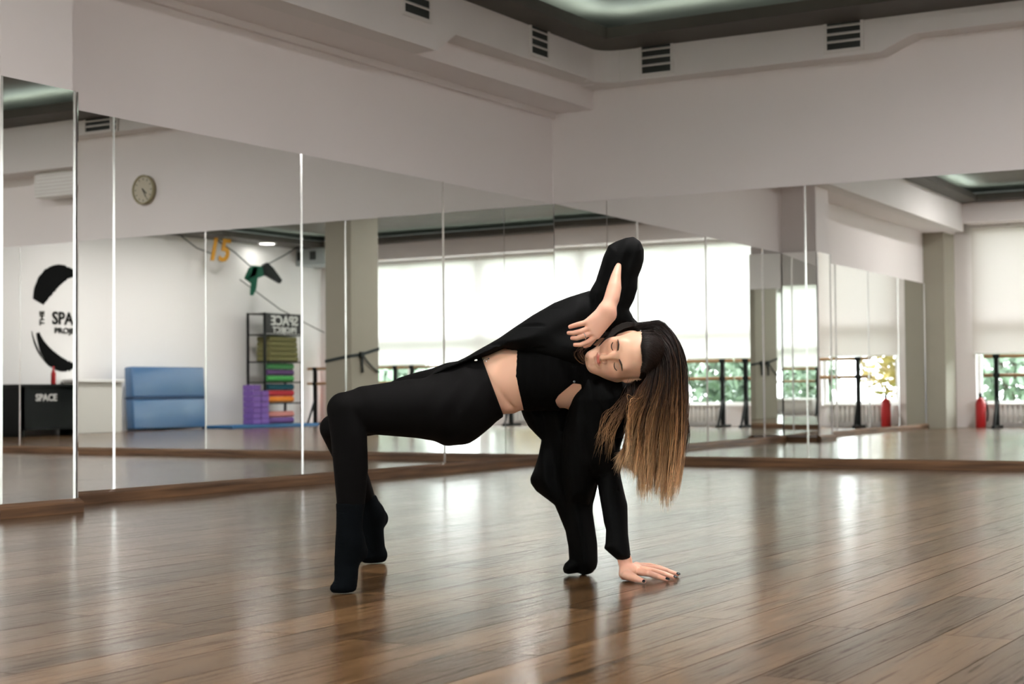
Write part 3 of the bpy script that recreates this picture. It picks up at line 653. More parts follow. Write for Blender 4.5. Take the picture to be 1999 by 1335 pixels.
def sdf_mesh(fn, lo, hi, h, B=12):
    lo = np.asarray(lo, float); n = np.ceil((np.asarray(hi, float)-lo)/h/B).astype(int)
    N = n*B+1
    F = np.full(N, 1.0, np.float32)
    ii = np.stack(np.meshgrid(*[np.arange(k) for k in n], indexing='ij'), -1).reshape(-1, 3)
    cen = lo+(ii+0.5)*B*h; dc = fn(cen); act = np.abs(dc) < B*h*0.5*1.9
    for b, dv in zip(ii[~act], dc[~act]):
        i, j, k = b*B; F[i:i+B+1, j:j+B+1, k:k+B+1] = dv
    g = np.stack(np.meshgrid(*[np.arange(B+1)]*3, indexing='ij'), -1).reshape(-1, 3)*h
    A = ii[act]
    for s in range(0, len(A), 60):
        bl = A[s:s+60]; pts = (lo+bl[:, None, :]*B*h+g[None]).reshape(-1, 3); d = fn(pts).reshape(len(bl), B+1, B+1, B+1)
        for b, dd in zip(bl, d):
            i, j, k = b*B; F[i:i+B+1, j:j+B+1, k:k+B+1] = dd
    S = F < 0
    C = N-1
    corner = [S[i:C[0]+i, j:C[1]+j, k:C[2]+k] for i in (0, 1) for j in (0, 1) for k in (0, 1)]
    any_ = np.zeros(C, bool); all_ = np.ones(C, bool)
    for c in corner: any_ |= c; all_ &= c
    cells = np.argwhere(any_ & ~all_)
    idx = np.full(C, -1, np.int64); idx[tuple(cells.T)] = np.arange(len(cells))
    acc = np.zeros((len(cells), 3)); cnt = np.zeros(len(cells))
    offs = [(i, j, k) for i in (0, 1) for j in (0, 1) for k in (0, 1)]
    for a in range(8):
        for b in range(a+1, 8):
            oa, ob = np.array(offs[a]), np.array(offs[b])
            if np.abs(oa-ob).sum() != 1: continue
            fa = F[tuple((cells+oa).T)]; fb = F[tuple((cells+ob).T)]; m = (fa < 0) != (fb < 0)
            t = np.where(m, fa/(fa-fb+1e-12), 0)
            acc[m] += (oa+(ob-oa)*t[:, None])[m]; cnt[m] += 1
    verts = lo+(cells+acc/np.maximum(cnt, 1)[:, None])*h
    faces = []
    for ax in range(3):
        o1, o2 = (ax+1) % 3, (ax+2) % 3
        sl0 = [slice(None)]*3; sl1 = [slice(None)]*3; sl0[ax] = slice(0, -1); sl1[ax] = slice(1, None)
        a, b = S[tuple(sl0)], S[tuple(sl1)]
        e = np.argwhere(a != b)
        ok = (e[:, o1] > 0) & (e[:, o2] > 0) & (e[:, o1] < C[o1]) & (e[:, o2] < C[o2])
        e = e[ok]
        if not len(e): continue
        flip = a[tuple(e.T)]
        q = []
        for d1, d2 in ((-1, -1), (0, -1), (0, 0), (-1, 0)):
            c = e.copy(); c[:, o1] += d1; c[:, o2] += d2; q.append(idx[tuple(c.T)])
        q = np.stack(q, 1); q[~flip] = q[~flip][:, ::-1]
        faces.append(q[(q >= 0).all(1)])
    return verts, np.concatenate(faces)
def bounds(pts, m): pts = np.array(pts); return pts.min(0)-m, pts.max(0)+m
def surf_depth(fn, px, py, d0=4.4, d1=6.0):
    r = px_ray(px, py); d = d0
    for _ in range(160):
        v = float(fn((CAM+d*r)[None])[0])
        if v < 0.0004: return d
        d += max(v*0.8, 0.0004)
        if d > d1: break
    return None
def np_mesh(name, v, f, smooth=True):
    me = bpy.data.meshes.new(name); me.vertices.add(len(v)); me.vertices.foreach_set('co', np.asarray(v, np.float32).ravel())
    f = np.asarray(f); me.loops.add(f.size); me.loops.foreach_set('vertex_index', f.ravel().astype(np.int32))
    me.polygons.add(len(f)); me.polygons.foreach_set('loop_start', (np.arange(len(f))*f.shape[1]).astype(np.int32))
    me.update(calc_edges=True); me.validate()
    if smooth: me.polygons.foreach_set('use_smooth', np.ones(len(me.polygons), bool))
    return me

# materials of the figure
def skin_mat():
    m = bpy.data.materials.new('skin'); m.use_nodes = True; nt = m.node_tree; b = nt.nodes['Principled BSDF']
    at = nt.nodes.new('ShaderNodeAttribute'); at.attribute_name = 'tone'; nt.links.new(at.outputs['Color'], b.inputs['Base Color'])
    b.inputs['Roughness'].default_value = 0.5; b.inputs['Specular IOR Level'].default_value = 0.35
    b.inputs['Subsurface Weight'].default_value = 0.25; b.inputs['Subsurface Radius'].default_value = (1.0, 0.35, 0.2); b.inputs['Subsurface Scale'].default_value = 0.006
    return m
SKIN = skin_mat()
CLOTH = pmat('black_crepe', (0.0022, 0.0025, 0.0027), 0.75, spec=0.1, bump=0.15, bscale=300)
JERSEY = pmat('black_jersey', (0.0017, 0.0017, 0.0018), 0.85, spec=0.08, bump=0.1, bscale=400)
DENIM = pmat('black_stretch_denim', (0.0024, 0.0022, 0.0023), 0.8, spec=0.1, bump=0.1, bscale=300)
SOCKM = pmat('black_sock_knit', (0.0028, 0.0042, 0.0055), 0.9, spec=0.06, bump=0.35, bscale=420)
POLISH = pmat('dark_nail_polish', (0.004, 0.008, 0.012), 0.12, spec=0.7)

# ---------------- skeleton, given as photo position and distance from the lens
HIPn, HIPf = (888, 798, 5.00), (905, 762, 5.17)
KNn, KNf = (672, 799, 4.82), (651, 836, 5.33)
ANn, ANf = (684, 985, 4.83), (714, 975, 5.60)
# trousers
near_leg = chain([(V(HIPn), .103), (V((800, 797, 4.93)), .089), (V((715, 800, 4.86)), .073), (V(KNn), .052), (V((681, 850, 4.82)), .0545), (V((685, 915, 4.825)), .0515), (V((685, 978, 4.83)), .043)])
far_leg = chain([(V(HIPf), .098), (V((800, 786, 5.25)), .089), (V((715, 812, 5.30)), .066), (V(KNf), .046), (V((676, 885, 5.42)), .047), (V((702, 945, 5.54)), .039), (V(ANf), .034)])
pelvis = chain([(V((884, 792, 5.05)), .118), (V((915, 774, 5.06)), .117), (V((960, 752, 5.06)), .103), (V((1000, 738, 5.06)), .10)])
wa, wb_ = np.array([940., 697.]), np.array([981., 806.])
def px_cut(a, b):
    "half space right of the photo line a->b (seen along the lens axis)"
    A, Bp = P3(a[0], a[1], 5.0), P3(b[0], b[1], 5.0); n = np.cross(Bp-A, A-CAM); return halfspace(A, n)
waist_cut = px_cut(wa, wb_)
if waist_cut(P3(1100, 700, 5.0)[None])[0] < 0: waist_cut = px_cut(wb_, wa)
def wrinkle(p, amp):
    x, y, w = cam_coords(p)
    return amp*(np.sin(x*0.23+y*0.31+1.7*np.sin(y*0.06))*0.5+np.sin(x*0.11-y*0.19)*0.5)
def trousers_fn(p):
    d = smin(smin(near_leg(p), pelvis(p), .05), far_leg(p), .02)
    x, y, w = cam_coords(p)
    fold = np.exp(-((x-880)/55.)**2)*0.0022*np.sin((x*0.8+y*0.5)*0.16)
    return smax(d+fold, waist_cut(p), 0.004)
# socks
near_sock = union([chain([(V((684, 983, 4.83)), .0440), (V((683, 1000, 4.83)), .0405), (V((682, 1030, 4.83)), .0395), (V((682, 1055, 4.83)), .042), (V((677, 1100, 4.83)), .0375), (V((675, 1128, 4.82)), .030)]),
                   cone(V((688, 1060, 4.84)), V((697, 1076, 4.86)), .036, .033),
                   cone(V((655, 1148, 4.80)), V((684, 1146, 4.82)), .0165, .018), cone(V((676, 1125, 4.82)), V((672, 1146, 4.80)), .030, .020)], .02)
far_sock = union([chain([(V((713, 968, 5.59)), .036), (V((722, 995, 5.61)), .040), (V((727, 1040, 5.63)), .040), (V((729, 1075, 5.65)), .041), (V((727, 1086, 5.65)), .0225)]),
                  cone(V((730, 1003, 5.62)), V((738, 1012, 5.66)), .038, .036), cone(V((715, 1087, 5.62)), V((742, 1085, 5.66)), .022, .025)], .02)
floor_cut = lambda p: 0.002-p[:, 2]
def near_sock_fn(p):
    x, y, w = cam_coords(p)
    return smax(smax(near_sock(p)+0.0007*np.sin(y*0.9), floor_cut(p), 0.006), (982-y)*w/FPX, 0.004)
def far_sock_fn(p):
    x, y, w = cam_coords(p)
    return smax(smax(far_sock(p), floor_cut(p), 0.006), (966-y)*w/FPX, 0.004)
# torso
torso = chain([(V((905, 775, 5.06)), .098), (V((950, 757, 5.07)), .096), (V((985, 742, 5.07)), .1005), (V((1035, 735, 5.08)), .103), (V((1080, 728, 5.09)), .112), (V((1115, 722, 5.10)), .108)])
shoulders = chain([(V((1158, 640, 5.13)), .058), (V((1140, 710, 5.12)), .085), (V((1155, 785, 5.12)), .062)])
ARMl = [(V((1158, 790, 5.13)), .056), (V((1190, 940, 5.14)), .029), (V((1203, 1020, 5.11)), .024), (V((1217, 1086, 5.09)), .0195)]
ARMu = [(V((1160, 635, 5.13)), .052), (V((1222, 500, 5.075)), .028)]
crease = cone(V((958, 738, 4.975)), V((1002, 797, 5.02)), .003, .004)
def body_fn(p):
    d = smin(torso(p), shoulders(p), .06)
    d = smin(d, chain(ARMl)(p), .03); d = smin(d, chain(ARMu)(p), .03)
    d = smin(d, near_leg(p)+.010, .03); d = smin(d, far_leg(p)+.010, .03)
    d = smin(d, near_sock(p)+.006, .01); d = smin(d, far_sock(p)+.006, .01)
    return d
bsurf = [surf_depth(torso, x, y) for x, y in ((956, 734), (966, 750), (980, 770), (992, 785), (1004, 797))]
cr_pts = [(P3(x, y, (d or 5.0)-0.001), .0036) for (x, y), d in zip(((956, 734), (966, 750), (980, 770), (992, 785), (1004, 797)), bsurf)]
crease = chain(cr_pts)
def body_full(p):
    d = body_fn(p)
    roll = cone(P3(988, 792, 5.02), P3(999, 796, 5.08), .014, .016)
    d = smin(d, roll(p), .02)
    return smax(smax(d, -crease(p), .005), 0.004-p[:, 2], .003)

# head -----------------------------------------------------------------------------
th = math.radians(37); ya = math.radians(10)
t_ = -cF
fu = nrm(0.97*cR+0.235*cU); fe = nrm(-0.235*cR+0.97*cU)
zl = math.cos(th)*fu+math.sin(th)*t_
yl0 = -math.sin(th)*fu+math.cos(th)*t_
yl = math.cos(ya)*yl0+math.sin(ya)*fe
xl = nrm(np.cross(yl, zl)); yl = np.cross(zl, xl)
HB = np.stack([xl, yl, zl])
HC = P3(1201, 695, 4.935)-0.082*yl
def H(x, y, z): return HC+x*xl+y*yl+z*zl
def hp(f):  return lambda p: f((p-HC)@HB.T)
def hcone(a, b, ra, rb): return cone(H(*a), H(*b), ra, rb)
def hell(c, r): return ell(H(*c), HB, r)
head_base = [hell((0, -.012, .032), (.073, .092, .084)), hell((0, .022, -.030), (.0595, .0585, .082)),
             hcone((.050, .005, -.055), (.012, .064, -.096), .017, .0145), hcone((-.050, .005, -.055), (-.012, .064, -.096), .017, .0145),
             hcone((-.008, .067, -.098), (.008, .067, -.098), .0165, .0165)]
cheeks = [hell((s*.036, .056, -.026), (.023, .022, .024)) for s in (-1, 1)]
brow = hcone((-.034, .072, .020), (.034, .072, .020), .0125, .0125)
neck = chain([(H(0, -.02, -.05), .049), (H(0, -.03, -.12), .047), (V((1150, 712, 5.12)), .055)])
nose = chain([(H(0, .080, .014), .0060), (H(0, .094, -.014), .0070), (H(0, .106, -.034), .0082)])
wings = union([hell((s*.0105, .0935, -.0375), (.0065, .0085, .0062)) for s in (-1, 1)], .003)
nostr = union([hell((s*.0062, .0985, -.0435), (.0030, .0045, .0030)) for s in (-1, 1)], .002)
lip_up = chain([(H(-.0215, .0765, -.0650), .0022), (H(-.008, .0860, -.0612), .0044), (H(0, .0868, -.0622), .0040), (H(.008, .0860, -.0612), .0044), (H(.0215, .0765, -.0650), .0022)])
lip_lo = chain([(H(-.0190, .0765, -.0672), .0022), (H(-.008, .0838, -.0712), .0052), (H(.008, .0838, -.0712), .0052), (H(.0190, .0765, -.0672), .0022)])
mouth = chain([(H(-.0225, .0785, -.0662), .0010), (H(-.008, .0900, -.0662), .0012), (H(.008, .0900, -.0662), .0012), (H(.0225, .0785, -.0662), .0010)])
sockets = union([hell((s*.0315, .092, .002), (.017, .014, .0115)) for s in (-1, 1)], .004)
lids = union([hell((s*.0310, .0655, .0005), (.0155, .0150, .0130)) for s in (-1, 1)], .004)
ears = union([hell((s*.074, -.008, -.002), (.0075, .018, .030)) for s in (-1, 1)]+[hell((s*.072, .002, -.026), (.006, .009, .010)) for s in (-1, 1)], .006)
def head_fn(p):
    d = head_base[0](p)
    for g in head_base[1:]: d = smin(d, g(p), .035)
    for g in cheeks: d = smin(d, g(p), .03)
    d = smin(d, brow(p), .025)
    d = smax(d, -sockets(p), .014)
    d = smin(d, lids(p), .006)
    d = smin(d, nose(p), .016); d = smin(d, wings(p), .008)
    d = smin(d, lip_up(p), .007); d = smin(d, lip_lo(p), .007)
    d = smax(d, -mouth(p), .002); d = smax(d, -nostr(p), .002)
    d = smin(d, ears(p), .008)
    return smin(d, neck(p), .03)
# raised forearm and hand ----------------------------------------------------------
def fing(pts): return chain([(V(q[:3]), q[3]) for q in pts])
W1 = (1183, 604, 4.905)
rh_palm = [cone(V((1180, 608, 4.905)), V((1147, 629, 4.892)), .0215, .0115), cone(V((1183, 611, 4.903)), V((1152, 640, 4.890)), .0200, .0115),
           cone(V((1187, 614, 4.903)), V((1158, 649, 4.892)), .0195, .0115), cone(V((1190, 617, 4.906)), V((1165, 655, 4.897)), .0190, .0115)]
FR = [[(1147, 629, 4.892, .0088), (1130, 633, 4.890, .0080), (1119, 636, 4.898, .0072), (1113, 638, 4.905, .0066)],
      [(1152, 640, 4.890, .0088), (1133, 647, 4.884, .0079), (1119, 650, 4.892, .0072), (1110, 650, 4.902, .0064)],
      [(1158, 649, 4.892, .0088), (1139, 656, 4.884, .0079), (1126, 660, 4.890, .0072), (1117, 660, 4.900, .0064)],
      [(1165, 655, 4.897, .0088), (1148, 667, 4.888, .0078), (1133, 673, 4.892, .0070), (1122, 673, 4.900, .0062)]]
forearm = chain([(V((1221, 496, 5.07)), .022), (V((1209, 513, 5.012)), .0060), (V((1206, 524, 4.985)), .0110), (V((1202, 541, 4.960)), .0160), (V((1199, 562, 4.940)), .0222), (V((1194, 583, 4.922)), .0238), (V((1186, 603, 4.906)), .0228)])
rthumb = fing([(1180, 625, 4.925, .013), (1163, 655, 4.93, .010), (1149, 672, 4.93, .0085), (1142, 676, 4.93, .006)])
def rhand_fn(p):
    d = forearm(p)
    pd = rh_palm[0](p)
    for g in rh_palm[1:]: pd = smin(pd, g(p), .012)
    d = smin(d, pd, .02)
    for q in FR: d = smin(d, fing(q)(p), .0035)
    return smin(d, rthumb(p), .005)
# supporting hand flat on the floor ---------------------------------------------------
def G(px, py, z): return on_floor(px, py, z)
fh = [(V((1220, 1094, 5.09)), .0200), (V((1221, 1106, 5.085)), .0200), (V((1227, 1116, 5.08)), .0205)]
FA = [(G(1246, 1111, .030), .0135), (G(1272, 1114, .030), .0098), (G(1296, 1120, .018), .0085), (G(1316, 1127, .008), .0066)]
FB = [(G(1243, 1115, .028), .0130), (G(1265, 1119, .026), .0100), (G(1284, 1125, .015), .0086), (G(1301, 1131, .007), .0066)]
FC = [(G(1246, 1108, .028), .0130), (G(1276, 1109, .030), .0098), (G(1302, 1114, .018), .0086), (G(1322, 1121, .008), .0066)]
FD = [(G(1242, 1105, .026), .0120), (G(1268, 1104, .026), .0090), (G(1288, 1108, .016), .0078), (G(1304, 1113, .007), .0060)]
FT = [(G(1224, 1122, .022), .0165), (G(1238, 1128, .016), .0125), (G(1248, 1132, .010), .0098), (G(1257, 1135, .0075), .0070)]
def fhand_fn(p):
    d = chain(fh)(p)
    palm = [cone(fh[2][0], q[0][0], .022, .0135) for q in (FA, FB, FC, FD)]
    for g in palm: d = smin(d, g(p), .012)
    d = smin(d, cone(V((1219, 1121, 5.07)), V((1232, 1116, 5.11)), .0155, .015)(p), .012)
    for q in (FA, FB, FC, FD): d = smin(d, chain(q)(p), .004)
    d = smin(d, chain(FT)(p), .010)
    d = smin(d, cone(fh[0][0], ARMl[-1][0], .0205, .0205)(p), .01)
    return smax(d, 0.0012-p[:, 2], .002)

parts = []
def addp(fn, pts, m, h): lo, hi = bounds(pts, m); parts.append(sdf_mesh(fn, lo, hi, h))
addp(body_full, [V(q) for q in ((640, 1160, 4.8), (1235, 470, 5.0), (620, 800, 5.4), (760, 1100, 5.7), (900, 860, 5.2), (1180, 800, 5.2), (1230, 1110, 5.1), (900, 700, 4.85))], .08, .0065)
n_body = len(parts[0][0])
addp(head_fn, [H(-.09, -.11, -.16), H(.09, .12, .13), H(.09, -.11, -.16), H(-.09, .12, .13), H(.09, .12, -.13), H(-.09, -.11, .13), V((1150, 712, 5.15))], .03, .0021)
addp(rhand_fn, [V((1105, 640, 4.88)), V((1222, 485, 5.08)), V((1190, 680, 4.95)), V((1200, 560, 4.9))], .035, .0017)
addp(fhand_fn, [G(1210, 1130, 0), G(1325, 1120, .01), V((1220, 1080, 5.09)), G(1250, 1100, .02), G(1260, 1140, 0)], .03, .0017)
vs_, fs_, tone = [], [], []
off = 0
SK = np.array([0.78, 0.465, 0.325]); LIP = np.array([0.56, 0.17, 0.125]); LID = np.array([0.50, 0.30, 0.24]); RED = np.array([0.72, 0.34, 0.25])
for k, (v, f) in enumerate(parts):
    c = np.tile(SK, (len(v), 1))
    def blend(wt, colr):
        global c
        c = c*(1-wt[:, None])+colr*wt[:, None]
    if k == 1:
        c = np.tile(SK*np.array([1.02, 1.03, 1.02]), (len(v), 1))
        wl_ = np.clip(1-np.minimum(lip_up(v), lip_lo(v))/.0016, 0, 1); blend(wl_, LIP)
        wd = np.clip(1-(lids(v)-.0004)/.003, 0, 1)*0.55; blend(wd, LID)
        wc = np.clip(1-np.minimum(cheeks[0](v), cheeks[1](v))/.02, 0, 1)*0.35; blend(wc, RED)
    if k >= 2:
        tips = np.array([V(q[-1][:3]) for q in FR]+[V(q[1][:3]) for q in FR]) if k == 2 else np.array([q[-1][0] for q in (FA, FB, FC, FD, FT)]+[q[1][0] for q in (FA, FB, FC, FD)])
        dm = np.min(np.linalg.norm(v[:, None]-tips[None], axis=2), axis=1); c = np.tile(SK*np.array([1.02, .96, 1.0]), (len(v), 1)); blend(np.clip(1-dm/.02, 0, 1)*.45, RED)
    vs_.append(v); fs_.append(f+off); off += len(v); tone.append(c)
me = np_mesh('person', np.concatenate(vs_), np.concatenate(fs_)); me.materials.append(SKIN)
ca = me.color_attributes.new('tone', 'FLOAT_COLOR', 'POINT')
tc_ = np.ones((off, 4), np.float32); tc_[:, :3] = np.concatenate(tone); ca.data.foreach_set('color', tc_.ravel())
person = bpy.data.objects.new('person', me); COL.objects.link(person)
tag(person, 'person in black clothes bending backwards on tiptoes and one hand, other arm raised', 'person')
def garment(name, fn, pts, m, h, mat, label=None):
    lo, hi = bounds(pts, m); v, f = sdf_mesh(fn, lo, hi, h)
    o = link(name, np_mesh(name, v, f), mat, person)
    if label: o['label'] = label
    return o
garment('trousers', trousers_fn, [V(q) for q in ((620, 800, 5.4), (640, 985, 4.8), (985, 700, 5.0), (900, 870, 5.1), (720, 985, 5.62), (900, 700, 5.2), (800, 800, 4.83))], .06, .006, DENIM, 'tight black trousers')
garment('sock', near_sock_fn, [V((640, 1160, 4.8)), V((725, 980, 4.88))], .06, .004, SOCKM, 'black sock on the nearer foot')
garment('sock', far_sock_fn, [V((700, 1100, 5.6)), V((765, 965, 5.7))], .06, .004, SOCKM, 'black sock on the farther foot')
# crop top --------------------------------------------------------------------------------
ctop = chain([(V((985, 742, 5.07)), .104), (V((1035, 736, 5.08)), .1075), (V((1080, 730, 5.09)), .1165), (V((1125, 722, 5.10)), .113)])
ccut = px_cut((1009, 684), (1007, 735)); ccut2 = px_cut((1007, 735), (1022, 800))
if ccut(P3(900, 700, 5.0)[None])[0] < 0: ccut = px_cut((1007, 735), (1009, 684))
if ccut2(P3(900, 760, 5.0)[None])[0] < 0: ccut2 = px_cut((1022, 800), (1007, 735))
arm_hole = [(1119, 748), (1103, 761), (1090, 772), (1084, 782), (1087, 791), (1094, 798), (1112, 806), (1135, 800), (1135, 750)]
def ctop_fn(p):
    x, y, w = cam_coords(p)
    d = smax(ctop(p)+0.0009*np.sin(x*0.35), np.maximum(ccut(p), ccut2(p)), .003)
    return smax(d, -np.maximum(poly_sd(x, y, arm_hole)*w/FPX, w-5.12), .003)
garment('crop_top', ctop_fn, [V((1005, 680, 5.0)), V((1150, 820, 5.2)), V((1100, 640, 4.95))], .08, .005, JERSEY, 'black crop top')
# open blouse --------------------------------------------------------------------------------
U_ = [(832, 741), (849, 722.5), (862, 716), (871, 711), (893, 705), (915, 694), (935, 682), (955, 671), (974, 660), (1001, 641), (1040, 615), (1082, 591), (1110, 580), (1152, 567), (1190, 585), (1225, 605), (1235, 619),
      (1250, 634), (1250, 650), (1215, 660), (1178, 668), (1160, 695), (1150, 712), (1124, 729), (1082, 707), (1040, 692.5), (1009, 686), (985, 680), (970, 686), (955, 693), (940, 697.5), (925, 702), (900, 712), (880, 721), (858, 731)]
L1_ = [(1124, 724), (1119, 752), (1113, 778), (1109, 804), (1098, 850), (1096, 930), (1106, 985), (1150, 985), (1158, 962), (1165, 937), (1185, 930), (1209, 912), (1208, 880), (1220, 845), (1236, 800), (1238, 745), (1190, 737), (1168, 728), (1152, 712)]
L2_ = [(1018, 790), (1016, 798), (1022, 815), (1031, 832), (1043, 845), (1057, 859), (1051, 890), (1043, 915), (1035, 933), (1036, 943), (1046, 958), (1066, 973), (1083, 986), (1095, 1015), (1104, 1037), (1109, 1065), (1111, 1092), (1102, 1100),
       (1098.5, 1110), (1101, 1118), (1110, 1121), (1128, 1118), (1137, 1122), (1140, 1123), (1155, 1119), (1164, 1109), (1167, 1098), (1166, 1060), (1160, 1020), (1155, 985), (1160, 960), (1165, 936), (1175, 880), (1170, 800), (1100, 780), (1050, 790)]
S_ = [(1165, 936), (1169, 962), (1174, 990), (1179, 1020), (1183, 1034), (1182, 1060), (1179, 1070), (1190, 1080), (1205, 1093), (1215, 1096), (1226, 1094), (1232, 1089), (1230, 1075), (1226, 1040), (1225, 985), (1221, 970), (1213, 935), (1208, 912), (1200, 880), (1170, 890)]
R_ = [(1152, 567), (1163, 548), (1172, 520), (1178, 500), (1188, 479), (1203, 471), (1222, 464), (1237, 462), (1250, 471), (1257, 487), (1257, 508), (1252, 525), (1245, 542), (1244, 565), (1238, 585), (1228, 604), (1235, 617), (1240, 632), (1215, 648), (1180, 650), (1150, 620)]
blouse_parts = [
    slab(U_, lambda x, y: 5.075-(1150-x)*0.00012-np.clip(y-640, -80, 60)*0.0004+np.clip((x-1125)/50., 0, 1)*0.055, .088, .075, lambda x, y: 0.004*np.sin((x*0.5+y)*0.085)),
    slab(L1_, lambda x, y: 5.075+np.clip(y-780, 0, 220)*0.0006, .085, .065, lambda x, y: 0.004*np.sin((x-y*0.12)*0.20)),
    slab(L2_, lambda x, y: 5.17+(y-800)*0.00022, .045, .05, lambda x, y: 0.010*np.sin((x-y*0.22)*0.13)),
    slab(S_, lambda x, y: 5.145-np.clip(y-930, 0, 170)*0.00032, .050, .034),
    slab(R_, lambda x, y: 5.075-np.clip(600-y, -40, 140)*0.00016, .062, .055, lambda x, y: 0.004*np.sin((x+y*0.3)*0.22))]
def blouse_fn(p):
    d = blouse_parts[0](p)
    for g in blouse_parts[1:]: d = smin(d, g(p), .03)
    return d
garment('blouse', blouse_fn, [V(q) for q in ((832, 741, 5.0), (1150, 1125, 5.26), (1258, 460, 5.1), (1100, 700, 4.95), (1240, 1095, 5.15), (1030, 800, 5.25))], .06, .0048, CLOTH, 'loose open black blouse with wide sleeves')
# nails, ring, buttons, piercing -------------------------------------------------------------
def blob(name, c, B, r, mat, label=None, n=10):
    m = MB(); prof = [(math.sin(t)*1.0, -math.cos(t)) for t in np.linspace(0.05, PI-0.05, n)]; m.lathe(prof, n=14)
    M4 = Matrix([[B[0][i]*r[0], B[1][i]*r[1], B[2][i]*r[2], c[i]] for i in range(3)]+[[0, 0, 0, 1]])
    m.xf(M4); o = obj(name, m, mat, person, True)
    if label: o['label'] = label
    return o
for q in (FA, FB, FC, FD, FT):
    a, b = q[-2][0], q[-1][0]; ax = nrm(b-a); up = nrm(np.array([0, 0, 1.])-ax*ax[2]); sd = np.cross(ax, up)
    side = -t_ if q is not FT else t_
    nv = nrm(up*0.8+t_*0.5) if q is not FT else nrm(up*0.3+t_*0.9)
    nv = nrm(nv-ax*(nv@ax)); sd = np.cross(ax, nv)
    blob('fingernail', b+ax*.003+nv*.0045, [ax, sd, nv], (.0085, .0052, .0028), POLISH, 'dark polished fingernail')
for q in FR:
    a, b = V(q[-2][:3]), V(q[-1][:3]); ax = nrm(b-a); nv = nrm(t_-ax*(t_@ax)); sd = np.cross(ax, nv)
    nv2 = nrm(nv*0.5+ax*0.9); ax2 = nrm(np.cross(sd, nv2))
    blob('fingernail', b+ax*.0052+nv*.0015, [ax2, sd, nv2], (.0045, .0042, .0018), POLISH, 'dark polished fingernail')
# ring on the third finger
a, b = V(FR[2][0][:3]), V(FR[2][1][:3]); ax = nrm(b-a); u1 = nrm(np.cross(ax, [0, 0, 1.])); u2 = np.cross(ax, u1); cc = a+(b-a)*.92
rg_ = MB(); rg_.tube([cc+.0104*(math.cos(t)*u1+math.sin(t)*u2) for t in np.linspace(0, 2*PI, 25)], .0014, 6, cap=False)
obj('ring', rg_, SILVER, person, True)['label'] = 'thin silver finger ring'
d = surf_depth(blouse_fn, 1142, 718) or 5.0
for (px, py, fn) in ((1142, 718, blouse_fn), (1128, 742, blouse_fn), (1121, 745, ctop_fn)):
    d = surf_depth(fn, px, py) or surf_depth(ctop_fn, px, py) or 4.99
    blob('button', P3(px, py, d-.001), [cR, cU, -cF], (.0042, .0042, .0018), pmat('button_grey', (0.10, 0.11, 0.12), 0.25), 'small dark shirt button')
d = surf_depth(trousers_fn, 929, 703) or 4.96
d = min(d, surf_depth(blouse_fn, 929, 703) or 9)
blob('button', P3(929, 703, d-.002), [cR, cU, -cF], (.0060, .0060, .0022), SILVER, 'metal trouser button')
for (px, py, r) in ((944, 703, .0032), (949, 705, .0026), (954, 701, .0036)):
    d = surf_depth(body_full, px, py) or 4.97
    blob('navel_piercing', P3(px, py, d-.001), [cR, cU, -cF], (r, r, r), SILVER)
# brows and lashes -----------------------------------------------------------------------------
HAIRD = pmat('brow_hair', (0.035, 0.018, 0.012), 0.7)
def on_face(x, z, lift=0.0006):
    y = 0.13
    for _ in range(120):
        v_ = float(head_fn(H(x, y, z)[None])[0])
        if v_ < 0.0003: break
        y -= max(v_*0.7, .0003)
    return H(x, y+lift, z)
for s in (-1, 1):
    pts = [on_face(s*x, z, .0004) for x, z in ((.0135, .0185), (.022, .0205), (.032, .0225), (.042, .0205), (.049, .0155))]
    obj('eyebrow', MB().tube(pts, [.0018, .0028, .0027, .0020, .0008], 6), HAIRD, person, True)
    pts = [on_face(s*x, z, .0003) for x, z in ((.0185, -.0055), (.024, -.0088), (.031, -.0100), (.038, -.0085), (.0445, -.0045))]
    obj('eyelashes', MB().tube(pts, [.0007, .0013, .0016, .0016, .0012], 6), HAIRD, person, True)
# hair --------------------------------------------------------------------------------------------
def hair_mat():
    m = bpy.data.materials.new('ombre_hair'); m.use_nodes = True; nt = m.node_tree; b = nt.nodes['Principled BSDF']
    at = nt.nodes.new('ShaderNodeAttribute'); at.attribute_name = 'tone'; nt.links.new(at.outputs['Color'], b.inputs['Base Color'])
    b.inputs['Roughness'].default_value = 0.40; b.inputs['Specular IOR Level'].default_value = 0.30
    return m
HAIRM = hair_mat()
rg = np.random.default_rng(11)
paths, tones, rads = [], [], []
def lerp(a, b, t): return a+(b-a)*t
def cat(pts, n):
    "smooth curve through control points (Catmull-Rom), arrays of (px,py,d)"
    P = [np.array(pts[0])*2-np.array(pts[1])]+[np.array(q, float) for q in pts]+[np.array(pts[-1])*2-np.array(pts[-2])]
    out = []; ns = len(pts)-1
    for i in range(n):
        u = i/(n-1)*ns; k = min(int(u), ns-1); t = u-k; a, b, c, d = P[k], P[k+1], P[k+2], P[k+3]
        out.append(0.5*((2*b)+(-a+c)*t+(2*a-5*b+4*c-d)*t*t+(-a+3*b-3*c+d)*t**3))
    return np.array(out)
def ramp(t, li):
    stops = ((0, (0.010, 0.006, 0.0048)), (0.42, (0.019, 0.0095, 0.0070)), (0.58, (0.095, 0.043, 0.019)), (0.76, (0.38, 0.20, 0.088)), (1.0, (0.85, 0.58, 0.33)))
    for (a, ca_), (b, cb_) in zip(stops, stops[1:]):
        if t <= b: w = (t-a)/(b-a); return np.array([lerp(x, y, w) for x, y in zip(ca_, cb_)])*li
    return np.array(stops[-1][1])*li
GX, GY = np.arange(1225, 1350, 5), np.arange(620, 760, 5)
DM = np.array([[surf_depth(head_fn, x, y, 4.75, 5.2) or 9.0 for x in GX] for y in GY])
